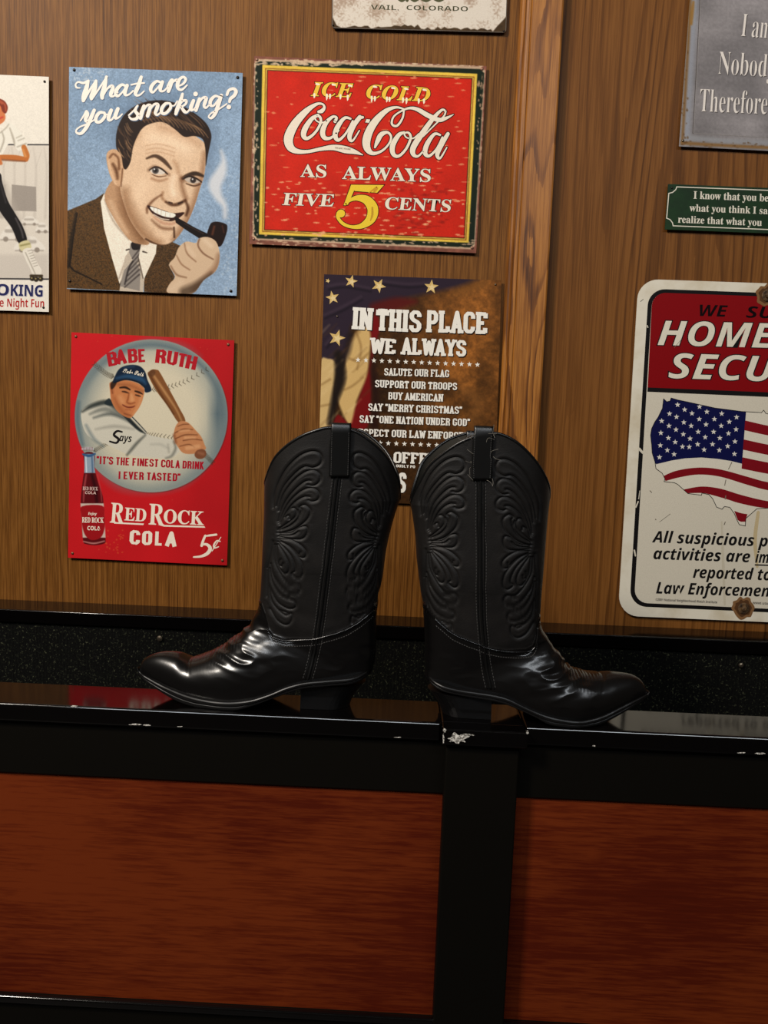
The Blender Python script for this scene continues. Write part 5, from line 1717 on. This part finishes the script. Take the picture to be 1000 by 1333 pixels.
_ST2 = [  # frame origin (330,680), 5 per pixel
    [(150, 92), (232, 90), (300, 50), (345, 45), (352, 86), (320, 126), (250, 132), (155, 116)],
    [(290, 78), (250, 104), (160, 108)],
    [(158, 132), (240, 136), (302, 170), (332, 216), (316, 252), (285, 246), (292, 215)],
    [(160, 150), (230, 182), (284, 240)],
    [(152, 152), (222, 232), (250, 290), (256, 340), (234, 362), (270, 392), (302, 370), (308, 320), (290, 268), (230, 192), (160, 140)],
    [(140, 172), (138, 280), (166, 350), (196, 362), (216, 330), (206, 270), (150, 168)],
    [(160, 270), (148, 300), (165, 316), (178, 295)],
    [(126, 172), (120, 272), (150, 352), (200, 420), (240, 430), (272, 430), (292, 460), (270, 492), (224, 496), (168, 460), (110, 380), (96, 300)],
    [(240, 432), (228, 448), (200, 440)],
    [(90, 330), (102, 420), (150, 500), (202, 530), (250, 546), (260, 576), (234, 596), (188, 590), (130, 550), (90, 470)],
    [(190, 528), (215, 522), (212, 500)],
    [(84, 450), (92, 540), (132, 600), (190, 640), (230, 626), (236, 662), (214, 696), (178, 702), (128, 670), (84, 600)],
    [(150, 610), (196, 622), (206, 632)],
    [(76, 330), (70, 420), (66, 520)],
    [(118, 150), (96, 250), (74, 330)],
]
STITCH_PX = [np.array([(335 + x / 5, 545 + y / 5) for x, y in s]) for s in _ST1] + [np.array([(330 + x / 5, 680 + y / 5) for x, y in s]) for s in _ST2]


def vnoise(Pn, scale, seed):
    r = np.random.default_rng(seed)
    G = r.random((24, 24, 24))
    q = Pn * scale
    i = np.floor(q).astype(int)
    f_ = q - i
    f_ = f_ * f_ * (3 - 2 * f_)
    o_ = 0
    for a in (0, 1):
        for b in (0, 1):
            for c in (0, 1):
                w_ = (f_[..., 0] if a else 1 - f_[..., 0]) * (f_[..., 1] if b else 1 - f_[..., 1]) * (f_[..., 2] if c else 1 - f_[..., 2])
                o_ = o_ + w_ * G[(i[..., 0] + a) % 24, (i[..., 1] + b) % 24, (i[..., 2] + c) % 24]
    return o_ - 0.5


def poly_dist(PX, lines):
    """distance in pixels from each point to the nearest stitch line"""
    D = np.full(len(PX), 1e9)
    for ln in lines:
        lo = ln.min(0) - 14; hi = ln.max(0) + 14
        sel = np.where((PX[:, 0] > lo[0]) & (PX[:, 0] < hi[0]) & (PX[:, 1] > lo[1]) & (PX[:, 1] < hi[1]))[0]
        if not len(sel):
            continue
        Q_ = PX[sel]
        d = np.full(len(sel), 1e9)
        for i in range(len(ln) - 1):
            a, b = ln[i], ln[i + 1]
            e = b - a
            t_ = np.clip(((Q_ - a) @ e) / (e @ e + 1e-9), 0, 1)
            d = np.minimum(d, np.hypot(*(Q_ - a - t_[:, None] * e).T))
        D[sel] = np.minimum(D[sel], d)
    return D


HW = [.003, .009, .018, .028, .035, .042, .0435, .0425, .040, .038, .036, .033, .031, .0325, .035, .037, .040, .045]
FOOT = [1, 1, 1, 1, 1, 1, 1, 1, 1, .95, .85, .6, .3, .1, 0, 0, 0, 0]


def make_boot(label, YB, keys, fedge, bedge, arc, seam_px, vamp_px, sole_px, heel_px, strap_px, far_shift, group):
    K = len(keys)
    # --- section keys in world x,z ; the bottom line is read at the near edge of the sole
    kk = []
    for (tx, ty, bx, by), hw, ft in zip(keys, HW, FOOT):
        T = at(tx, ty, YB)
        B = at(bx, by, YB - hw * ft * 0.95)
        kk.append([T[0], T[2], B[0], B[2], hw, ft])
    kk = np.array(kk)
    NF, NS, NR = 230, 300, 230
    tt = np.linspace(0, K - 1, NF)
    fine = crom(kk, 24)
    rows = np.array([[np.interp(t_ * 24, np.arange(len(fine)), fine[:, c]) for c in range(6)] for t_ in tt])
    ph = np.linspace(0, math.pi, NR + 1)
    s = (1 - np.cos(ph)) / 2

    def ell(s_, p=2.35):
        return np.maximum(1 - np.abs(2 * s_ - 1) ** p, 0) ** (1 / p)

    def dsh(s_):
        top_ = np.maximum(1 - (1 - np.minimum(1, s_ / 0.72)) ** 2.1, 0) ** (1 / 2.0)
        return np.maximum(top_, 0) * (1 - 0.05 * np.clip((s_ - 0.8) / 0.2, 0, 1) ** 2)
    X = np.zeros((NF + NS, NR + 1)); Z = X.copy(); Wd = X.copy()
    for i, (tx, tz, bx, bz, hw, ft) in enumerate(rows):
        X[i] = tx + (bx - tx) * s
        Z[i] = tz + (bz - tz) * s
        Wd[i] = hw * (ft * dsh(s) + (1 - ft) * ell(s))
    # --- shaft
    tf = at(*fedge[-1], YB); tb = at(*bedge[-1], YB)
    fe = np.array([at(x, y, YB)[[0, 2]] for x, y in fedge]); be = np.array([at(x, y, YB)[[0, 2]] for x, y in bedge])
    fe = np.vstack([[rows[-1][0], rows[-1][1]], fe]); be = np.vstack([[rows[-1][2], rows[-1][3]], be])
    feS, beS = crom(fe, 10), crom(be, 10)
    ax = np.array([a[0] for a in arc]); umid = (ax.min() + ax.max()) / 2; uh = (ax.max() - ax.min()) / 2
    arcw = np.array([at(x, y, YB - 0.056 * math.sqrt(max(0, 1 - min(1, abs(x - umid) / uh) ** 2.35)))[[0, 2]] for x, y in arc])
    arcS = crom(arcw, 8)
    if arcS[0, 0] > arcS[-1, 0]:
        arcS = arcS[::-1]
    # arc height as a function of s (front 0 -> back 1)
    xs_ = fe[-1, 0] + (be[-1, 0] - fe[-1, 0]) * s
    ztop = np.interp(xs_, arcS[:, 0], arcS[:, 1])
    ztop[0] = min(ztop[0], fe[-1, 1]) if False else ztop[0]
    z0 = Z[NF - 1]
    for j in range(NS):
        v_ = (j + 1) / NS
        z = z0 + (ztop - z0) * v_
        xf = np.interp(z, feS[:, 1], feS[:, 0]); xb = np.interp(z, beS[:, 1], beS[:, 0])
        X[NF + j] = xf + (xb - xf) * s
        Z[NF + j] = z
        hgt = np.clip((z - z0) / max(1e-6, (ztop.max() - z0.mean())), 0, 1)
        Wd[NF + j] = (HW[-1] + (0.060 - HW[-1]) * hgt ** 0.8) * ell(s)
    # --- full ring grid: near side (front->back) then far side (back->front)
    near = np.stack([X, YB - Wd, Z], -1)
    far = np.stack([X, YB + Wd, Z], -1)[:, 1:-1][:, ::-1]
    G = np.concatenate([near, far], 1)
    R_, M = G.shape[:2]
    lift = np.clip((G[..., 2] - Z[NF - 1].mean()) / 0.16, 0, 1) ** 1.5
    G[..., 0] += far_shift * np.maximum(G[..., 1] - YB, 0) / 0.06 * lift

    def normals(G):
        du = np.roll(G, -1, 1) - np.roll(G, 1, 1)
        dv = np.gradient(G, axis=0)
        n_ = np.cross(du, dv)
        n_ /= np.maximum(np.linalg.norm(n_, axis=2, keepdims=True), 1e-12)
        c = np.stack([G[..., 0].mean(1), np.full(R_, YB), G[..., 2].mean(1)], -1)[:, None]
        sg = np.sign(((G - c) * n_).sum(2).mean())
        return n_ * sg
    N = normals(G)
    # --- pixel coordinates of every vertex (as if on the near side) for the relief
    def to_px(Pw):
        d = Pw - CAM
        a, b, c = d @ _r, d @ _u, d @ _f
        return np.stack([CX + F * a / c, CY - F * b / c], -1)
    mir = G.copy(); mir[..., 1] = YB - np.abs(G[..., 1] - YB)
    PXY = to_px(mir.reshape(-1, 3))
    # --- stitch lines mapped from the reference panel
    seam_a = np.array(seam_px, float)
    fe_px = np.array([(keys[-1][0], keys[-1][1])] + list(fedge), float); be_px = np.array([(keys[-1][2], keys[-1][3])] + list(bedge), float)
    ytop, ybot = min(a[1] for a in arc), np.interp(umid, *np.array(sorted(vamp_px)).T)

    def xedge(e, y):
        e = e[np.argsort(e[:, 1])]
        return np.interp(y, e[:, 1], e[:, 0])
    REF_SEAM = np.array([(441, 611), (435, 645), (433, 705), (426, 720), (420, 764), (415, 820)], float)
    REF_EDGE = np.array([(346, 640), (345, 665), (343, 707), (341, 745), (339, 800)], float)
    lines = []
    for ln in STITCH_PX:
        lnS = crom(ln, 4)
        vy = (lnS[:, 1] - 555) / (830 - 555)
        xs0 = xedge(REF_SEAM, lnS[:, 1]); xe0 = xedge(REF_EDGE, lnS[:, 1])
        u_ = (xs0 - lnS[:, 0]) / (xs0 - xe0)
        y_ = ytop + (ybot - ytop) * vy
        for ed in (fe_px, be_px):
            xs1 = xedge(seam_a, y_); xe1 = xedge(ed, y_)
            x_ = xs1 + (xe1 - xs1) * u_ * (0.97)
            yy = y_ + 0.04 * (x_ - xs1)
            lines.append(np.stack([x_, yy], 1))
    D = poly_dist(PXY, lines).reshape(R_, M)
    # --- seam between shaft and vamp
    vp = np.array([at(x, y, YB - 0.036)[[0, 2]] for x, y in sorted(vamp_px)])
    vz = np.interp(G[..., 0], vp[:, 0], vp[:, 1])
    above = G[..., 2] - vz
    is_shaft = above > 0
    sft = 1 / (1 + np.exp(-above / 0.0006))
    disp = -(0.0011 * np.exp(-(D / 0.95) ** 2) + 0.0004 * np.exp(-D / 2.5)) * np.clip(above / 0.004, 0, 1)
    disp += 0.0007 * np.clip(D / 4.0, 0, 1) * np.exp(-np.maximum(D - 4, 0) / 4.0) * np.clip(above / 0.004, 0, 1)
    disp += (1 - sft) * 0.0011                                           # vamp lies over the shaft
    disp -= 0.0008 * np.exp(-((above + 0.0055) / 0.0008) ** 2)              # two rows of seam stitching on the vamp
    disp -= 0.0006 * np.exp(-((above + 0.0085) / 0.0007) ** 2)
    # creases round the ankle and instep
    toe = 1.0 if kk[0, 0] > kk[-1, 0] else -1.0
    ank = np.array([kk[8, 0], kk[8, 1]])
    wz = np.exp(-(((G[..., 0] - ank[0]) / 0.055) ** 2 + ((G[..., 2] - ank[1] + 0.01) / 0.035) ** 2))
    hb = np.array([kk[13, 2] + toe * 0.03, kk[13, 3] + 0.012])
    wz2 = np.exp(-(((G[..., 0] - hb[0]) / 0.03) ** 2 + ((G[..., 2] - hb[1]) / 0.022) ** 2))
    Pn = G.copy(); Pn[..., 0] = G[..., 0] * toe
    Pr = np.stack([Pn[..., 0] * 0.8 + Pn[..., 2] * 0.8, Pn[..., 1], -Pn[..., 0] * 0.5 + Pn[..., 2] * 1.9], -1) + 3.0
    nz = vnoise(Pr, 42, 3); rid = 1 - 2 * np.abs(nz)
    nz_b = vnoise(Pr, 85, 4)
    disp += wz * (0.0040 * (rid - 0.7) + 0.0012 * nz_b) + wz2 * (0.0022 * (rid - 0.7))
    disp += 0.0016 * vnoise(Pn + 5, 22, 8) * np.clip(above / 0.01, 0, 1)        # soft leather sag of the shaft
    disp += 0.0009 * vnoise(Pn + 5, 38, 9) * (~is_shaft)
    # corded wrinkle lines over the toe break
    kx = kk[5, 0]
    tb_ = np.clip(1 - np.abs(G[..., 0] - (kx + kk[7, 0]) / 2) / 0.034, 0, 1)
    topw = np.zeros_like(tb_); topw[:NF] = 1
    zl = np.interp(G[..., 0] * toe, np.sort(kk[:9, 0] * toe), kk[:9, 1][np.argsort(kk[:9, 0] * toe)])
    topw *= np.clip(1 - (zl - G[..., 2]) / 0.020, 0, 1)
    disp += 0.0007 * np.sin(G[..., 0] * 2 * math.pi / 0.0046) * tb_ * topw
    # toe cap crease
    disp -= 0.0013 * np.exp(-((G[..., 0] - kk[4, 0] + toe * 0.35 * (zl - G[..., 2])) / 0.0022) ** 2) * topw
    G = G + N * disp[..., None]
    G[..., 2] = np.maximum(G[..., 2], 0.8004)
    boot = thing('cowboy_boot', label, 'boot', (float(G[..., 0].mean()), YB, 0.80), group)
    V = G.reshape(-1, 3)
    idx = np.arange(R_ * M).reshape(R_, M)
    i2 = np.roll(idx, -1, 1)
    quads = np.stack([idx[:-1], i2[:-1], i2[1:], idx[1:]], -1).reshape(-1, 4)
    if toe < 0:
        quads = quads[:, ::-1]
    fs = is_shaft.reshape(-1)[quads].mean(1) > 0.5

    def part(name, q, mat, **kw):
        used, inv = np.unique(q, return_inverse=True)
        return mesh_obj(name, V[used], inv.reshape(q.shape).astype(np.int32), mat, boot, True, **kw)
    part('shaft', quads[fs], LEATHER)
    part('vamp', quads[~fs], VAMP, label='polished black leather foot')
    # --- lining
    j0 = NF + int(NS * 0.25)
    Gi = G[j0:] - N[j0:] * 0.0026
    VI = Gi.reshape(-1, 3)
    ii = np.arange(VI.shape[0]).reshape(Gi.shape[0], M)
    i3 = np.roll(ii, -1, 1)
    q = np.stack([ii[:-1], ii[1:], i3[1:], i3[:-1]], -1)[::6].reshape(-1, 4) if False else np.stack([ii[:-1], ii[1:], i3[1:], i3[:-1]], -1).reshape(-1, 4)
    mesh_obj('lining', VI, q, LINING, boot, True)
    # --- binding round the scalloped top
    top_loop = (G[-1] - N[-1] * 0.0012)
    cut = top_loop[::2]
    MB().tube(cut, 0.0022, 8, closed=True).build('top_binding', TRIMB, boot, smooth=True)

    # --- look-up of the near/far surface by x,z
    nearI = np.arange(0, NR + 1)
    SV = G[:, nearI].reshape(-1, 3); SN = N[:, nearI].reshape(-1, 3)
    SPX = to_px(SV)

    def surf(px, py, off=0.0):
        k = int(np.argmin((SPX[:, 0] - px) ** 2 + (SPX[:, 1] - py) ** 2))
        return SV[k] + SN[k] * off

    def smooth_path(P_, n=2):
        P_ = np.array(P_)
        for _ in range(n):
            P_[1:-1] = (P_[:-2] + 2 * P_[1:-1] + P_[2:]) / 4
        return P_

    def mirror(P_):
        P_ = np.array(P_).copy(); P_[..., 1] = 2 * YB - P_[..., 1]
        return P_
    sm = crom(seam_px, 10)
    for side in (0, 1):
        pth = smooth_path([surf(x, y, 0.0002) for x, y in sm], 4)
        pl = smooth_path([surf(x - 4.2, y, 0.0) for x, y in sm], 4)
        pr_ = smooth_path([surf(x + 4.2, y, 0.0) for x, y in sm], 4)
        if side:
            pth, pl, pr_ = mirror(pth), mirror(pl), mirror(pr_)
        mb_ = MB()
        mb_.tube(pth, 0.0016, 8)
        mb_.tube(pl, 0.0008, 6)
        mb_.tube(pr_, 0.0008, 6)
        mb_.build('side_seam', TRIMB, boot, smooth=True)
        st = MB()
        for off in (-6.4, 6.4):
            L_ = smooth_path([surf(x + off, y, 0.0002) for x, y in crom(seam_px, 16)], 3)
            if side:
                L_ = mirror(L_)
            seg = np.linalg.norm(np.diff(L_, axis=0), axis=1).cumsum()
            seg = np.concatenate([[0], seg])
            for d0 in np.arange(0.004, seg[-1] - 0.004, 0.0042):
                a = [np.interp(d0, seg, L_[:, c]) for c in range(3)]
                b = [np.interp(d0 + 0.0026, seg, L_[:, c]) for c in range(3)]
                st.tube([a, b], 0.00045, 5)
        st.build('seam_stitching', THREAD, boot)
        # pull strap: a band from outside over the top edge to the inside
        cxs, y_lo, y_hi, hw_, lean = strap_px
        rows_ = []
        for k in range(22):
            y = y_lo + (y_hi + 5 - y_lo) * k / 21
            cx_ = cxs + lean * (y_lo - y) / (y_lo - y_hi)
            rows_.append([surf(cx_ + hw_ * q_, y, 0.0026) for q_ in np.linspace(-1, 1, 9)])
        rows_ = np.array(rows_)
        rows_ = np.stack([smooth_path(rows_[:, c], 3) for c in range(9)], 1)
        last = rows_[-1]
        zt = max(at(cxs + lean, y_hi - 5, YB - 0.056)[2], last[:, 2].max() + 0.004)
        extra = []
        for a in np.linspace(0.25, 1, 8):
            g = a * math.pi
            r_ = last.copy()
            r_[:, 1] += 0.0036 * (1 - math.cos(g))
            r_[:, 2] = last[:, 2] + (zt - last[:, 2]) * math.sin(min(g, math.pi / 2)) if g <= math.pi / 2 else last[:, 2] + (zt - last[:, 2]) * (math.sin(g))
            extra.append(r_)
        inn = []
        for k in range(1, 9):
            r_ = extra[-1].copy(); r_[:, 2] -= 0.0045 * k; inn.append(r_)
        A = np.concatenate([rows_, np.array(extra), np.array(inn)], 0)
        if side:
            A = mirror(A)
            A[..., 2] -= 0.006
        nr_, nc_ = A.shape[:2]
        gi = np.arange(nr_ * nc_).reshape(nr_, nc_)
        fq = np.stack([gi[:-1, :-1], gi[:-1, 1:], gi[1:, 1:], gi[1:, :-1]], -1).reshape(-1, 4)
        so = mesh_obj('pull_strap', A.reshape(-1, 3), fq, TRIMB, boot, True)
        md = so.modifiers.new('thick', 'SOLIDIFY'); md.thickness = 0.0016; md.offset = 0
        if side == 0:
            for q_ in (-0.82, 0.82):
                st = MB()
                for k in range(20):
                    y = y_lo - 2 + (y_hi + 8 - y_lo) * k / 20
                    cx_ = cxs + lean * (y_lo - y) / (y_lo - y_hi)
                    a = surf(cx_ + hw_ * q_, y, 0.0036); b = surf(cx_ + hw_ * q_, y - 1.8, 0.0036)
                    st.tube([a, b], 0.0004, 5)
                st.build('stitching', THREAD, so)
    # --- corded edge and stitch row where the foot meets the shaft
    vs_ = np.array(sorted(vamp_px), float)
    vs_ = vs_[(vs_[:, 0] > xedge(fe_px if toe < 0 else be_px, vs_[:, 1]) + 2) | (vs_[:, 1] < 0)]
    vc = crom(vs_[1:-1], 10)
    for side in (0, 1):
        c1 = smooth_path([surf(x, y + 1.5, 0.0004) for x, y in vc], 4)
        c2 = smooth_path([surf(x, y + 9, 0.0002) for x, y in vc], 4)
        if side:
            c1, c2 = mirror(c1), mirror(c2)
        MB().tube(c1, 0.0013, 7).build('collar_cord', VAMP, boot, smooth=True)
        st = MB()
        seg = np.concatenate([[0], np.linalg.norm(np.diff(c2, axis=0), axis=1).cumsum()])
        for d0 in np.arange(0.003, seg[-1] - 0.003, 0.0034):
            a = [np.interp(d0, seg, c2[:, c]) for c in range(3)]
            b = [np.interp(d0 + 0.0021, seg, c2[:, c]) for c in range(3)]
            st.tube([a, b], 0.0005, 5)
        st.build('collar_stitching', THREAD, boot)
    # --- welt and sole
    wl = np.array(sole_px['welt'], float); sl_ = np.array(sole_px['bottom'], float)
    order = np.argsort(kk[:, 2] * toe)[::-1]

    def hw_at(x):
        o_ = np.argsort(kk[:13, 2])
        return np.interp(x, kk[:13, 2][o_], (HW_A[:13] * 1.0)[o_])
    HW_A = np.array(HW)
    pts_w = []
    for pts in (wl, sl_):
        cc = crom(pts, 8)
        cur = []
        for x, y in cc:
            yy = YB - 0.03
            for _ in range(4):
                p_ = at(x, y, yy)
                yy = YB - hw_at(p_[0])
            cur.append(p_[[0, 2]])
        pts_w.append(np.array(cur))
    x_toe, x_heel = pts_w[0][0, 0], pts_w[0][-1, 0]
    NSO = 120
    tq = (1 - np.cos(np.linspace(0, math.pi, NSO))) / 2
    xs_ = x_toe + (x_heel - x_toe) * tq

    def zi(arr, x):
        o_ = np.argsort(arr[:, 0])
        return np.interp(x, arr[o_, 0], arr[o_, 1])
    zt_ = zi(pts_w[0], xs_); zb_ = zi(pts_w[1], xs_)
    zb_ = np.minimum(zb_, zt_ - 0.0035)
    zb_ = np.maximum(zb_, 0.8001); zt_ = np.maximum(zt_, zb_ + 0.004)
    hh = hw_at(xs_)
    hr = np.clip((tq - 0.90) / 0.10, 0, 1)
    hh = hh * np.sqrt(np.maximum(1 - hr ** 2, 0.0)) + 0.0
    hh = np.maximum(hh, 0.0012)
    toe_r = np.clip(tq / 0.03, 0, 1)
    hh = hh * (0.3 + 0.7 * np.sqrt(toe_r)) 

    def slab(name, zt__, zb__, grow, mat):
        prof = []
        for i in range(NSO):
            h_ = hh[i] + grow
            th = zt__[i] - zb__[i]
            c = [(-h_ + .0008, zt__[i]), (-h_, zt__[i] - th * .25), (-h_, zb__[i] + th * .25), (-h_ + .0008, zb__[i]), (h_ - .0008, zb__[i]), (h_, zb__[i] + th * .25), (h_, zt__[i] - th * .25), (h_ - .0008, zt__[i])]
            prof += [(xs_[i], YB + y, z) for y, z in c]
        Fq = []
        for i in range(NSO - 1):
            for k in range(8):
                l = (k + 1) % 8
                Fq.append((i * 8 + k, i * 8 + l, (i + 1) * 8 + l, (i + 1) * 8 + k))
        Fq += [tuple(range(8)), tuple((NSO - 1) * 8 + k for k in range(8))[::-1]]
        return mesh_obj(name, np.array(prof), Fq, mat, boot, False)
    zm = zt_ - (zt_ - zb_) * 0.48
    slab('welt', zt_ + 0.0012, zm, 0.0040, SOLE)
    slab('sole', zm + 0.0002, zb_, 0.0026, SOLE)
    # --- stacked heel
    (hb0, hb1, ht0, ht1) = heel_px      # bottom front, bottom back, top front, top back in pixels (near edge)
    rings, nq = [], 14
    for k in range(nq + 1):
        a = k / nq
        yN = YB - (0.026 + 0.006 * a)
        pf = np.array(hb0, float) * (1 - a) + np.array(ht0, float) * a
        pb = np.array(hb1, float) * (1 - a) + np.array(ht1, float) * a
        curve = (hb1[0] - ht1[0]) * 0.16 * math.sin(math.pi * a)
        f_w = at(pf[0], pf[1], yN); b_w = at(pb[0] + curve, pb[1], YB)
        z_ = 0.8003 + (at(ht0[0], ht0[1], YB - .032)[2] + 0.004 - 0.8003) * a
        hw_ = 0.026 + 0.006 * a
        ring = []
        xf, xb = f_w[0], b_w[0]
        for q_ in np.linspace(-math.pi / 2, math.pi / 2, 19):
            ring.append((xf + (xb - xf) * (0.52 + 0.48 * math.cos(q_)), YB + hw_ * math.sin(q_), z_))
        ring.append((xf, YB + hw_, z_)); ring.append((xf, YB - hw_, z_))
        rings.append(ring)
    nr = len(rings[0])
    HV = np.array(rings).reshape(-1, 3)
    Hf = []
    for k in range(nq):
        for q_ in range(nr):
            l = (q_ + 1) % nr
            Hf.append((k * nr + q_, k * nr + l, (k + 1) * nr + l, (k + 1) * nr + q_))
    Hf += [tuple(range(nr)), tuple(nq * nr + q_ for q_ in range(nr))[::-1]]
    # the lowest layers are the rubber top piece
    lay = [0] * len(Hf)
    mesh_obj('heel', HV, Hf, HEEL, boot, False)
    return boot, surf


L_KEYS = [(184, 866, 182, 872), (190, 857, 189, 879), (208, 850, 205, 888), (232, 850, 227, 900), (249, 856, 251, 908), (270, 850, 289, 914.5), (291, 840, 323, 912.6), (305, 830, 350, 905), (314, 824, 373, 896),
          (320, 818, 397, 890), (325, 813, 426, 887), (329, 808, 458, 884), (332, 803, 480, 877), (335, 797, 486.5, 862), (338, 790, 488.5, 840), (339, 780, 489.2, 812), (340.5, 768, 490.5, 790), (342, 738, 499, 742)]
make_boot('black cowboy boot with its toe pointing left, lit and shiny on the foot', -0.3760, L_KEYS,
          fedge=[(343, 707), (345.5, 665), (346, 641)], bedge=[(504, 710), (513, 674), (521, 650)],
          arc=[(346, 641), (346, 632), (349, 618), (358, 597), (373, 581), (392, 568.5), (411, 561), (430, 557), (460, 561), (483, 575), (502, 593), (516, 616), (521, 634), (521, 650)],
          seam_px=[(440.5, 611), (436.5, 645), (432.5, 680), (428, 720), (422.5, 764), (416, 815), (409, 852), (400.5, 885)],
          vamp_px=[(330, 786), (338, 789), (344, 802), (348, 820), (354, 828), (370, 832.5), (390, 832), (408, 831), (420, 828), (442, 822), (466, 810), (487, 792), (500, 782)],
          sole_px={'welt': [(179, 870), (183.5, 876), (194, 883), (217, 895), (251, 908), (289, 914.5), (323.5, 912.6), (350, 905), (373, 895.5), (396, 889.5), (426, 886.5), (460, 883.5), (481, 878)],
                   'bottom': [(180, 875), (184, 881), (202, 895), (236, 914.5), (274, 923), (304.5, 924.5), (331, 918), (357.6, 908), (380.5, 900), (396, 896), (426, 893), (460, 890), (481, 884)]},
          heel_px=((390.5, 928), (455, 928), (392, 896), (476, 889)),
          strap_px=(442, 620, 556, 13, 2), far_shift=0.003, group='pair of black cowboy boots')
R_KEYS = [(840, 897, 842, 902), (834, 886, 834.5, 906.5), (822, 879, 820, 914.5), (800, 876, 798, 926), (783, 876, 779, 934), (764, 875.5, 752, 938.5), (748, 871, 725, 936), (739, 866, 703, 929.6), (732, 856, 680, 919),
          (727, 848, 660, 909), (722, 845, 630, 903.5), (718, 840, 590, 897), (714, 833, 557, 886), (711, 828, 554.5, 868), (707, 823, 554.5, 845), (704, 817, 553.5, 820), (702, 805, 551.5, 790), (704, 770, 547, 757)]
boot_r, surf_r = make_boot('black cowboy boot with its toe pointing right and frayed threads at the pull strap', -0.3840, R_KEYS,
          fedge=[(707, 735), (708.5, 715), (711.5, 673), (714, 650)], bedge=[(543, 729), (540.5, 697), (537, 670), (534, 655)],
          arc=[(534, 655), (538, 645), (547, 627.5), (559, 606.5), (576.5, 591), (597.5, 577), (617, 569), (643, 564), (667.5, 573), (688.5, 591), (704, 612), (713, 633), (714, 650)],
          seam_px=[(626, 617), (626, 645), (626, 685), (626.5, 720), (626.5, 780), (629, 828), (633, 866), (639, 897)],
          vamp_px=[(546, 783), (551, 789), (566, 804), (590, 824), (610, 833), (624, 838), (636, 843), (660, 847), (686, 847), (695, 843), (699, 832), (700, 816), (706, 806)],
          sole_px={'welt': [(845, 901), (842, 904), (833, 908.5), (806, 922), (788, 931), (770, 937), (752, 939.5), (725, 936), (703, 929.6), (680, 919.5), (660, 910), (640, 905), (619.6, 902), (594, 898), (570, 891.5), (556, 884)],
                   'bottom': [(844, 905.5), (840, 909), (815, 925), (788, 939.5), (766, 945.8), (743, 946.7), (716, 943), (698, 934), (680, 925.5), (660, 917), (640, 912), (619, 908.5), (594, 904), (570, 898), (555, 890)]},
          heel_px=((639, 947), (574, 943), (640, 912), (557, 893)),
          strap_px=(627, 624, 560, 13, 2), far_shift=-0.012, group='pair of black cowboy boots')
# frayed threads at the right boot's strap
mb = MB()
rr = np.random.default_rng(4)
for x, y in ((605, 565), (609, 561), (614, 572), (616, 590), (613, 600), (641, 562), (645, 566), (643, 572), (640, 590), (642, 594), (612, 618), (616, 624), (634, 625), (640, 622), (600, 563), (647, 560)):
    p0 = surf_r(x, y, 0.003)
    d = rr.uniform(-1, 1, 3); d[1] = -abs(d[1]) * .3
    d /= np.linalg.norm(d)
    e = rr.uniform(-1, 1, 3); e[1] = -abs(e[1]) * .3
    pts = [p0 + d * 0.010 * q + e * 0.004 * math.sin(q * 3) for q in np.linspace(0, 1, 7)]
    mb.tube(pts, 0.00024, 5)
mb.build('frayed_thread', FRAY, boot_r, label='pale loose threads at the pull strap')
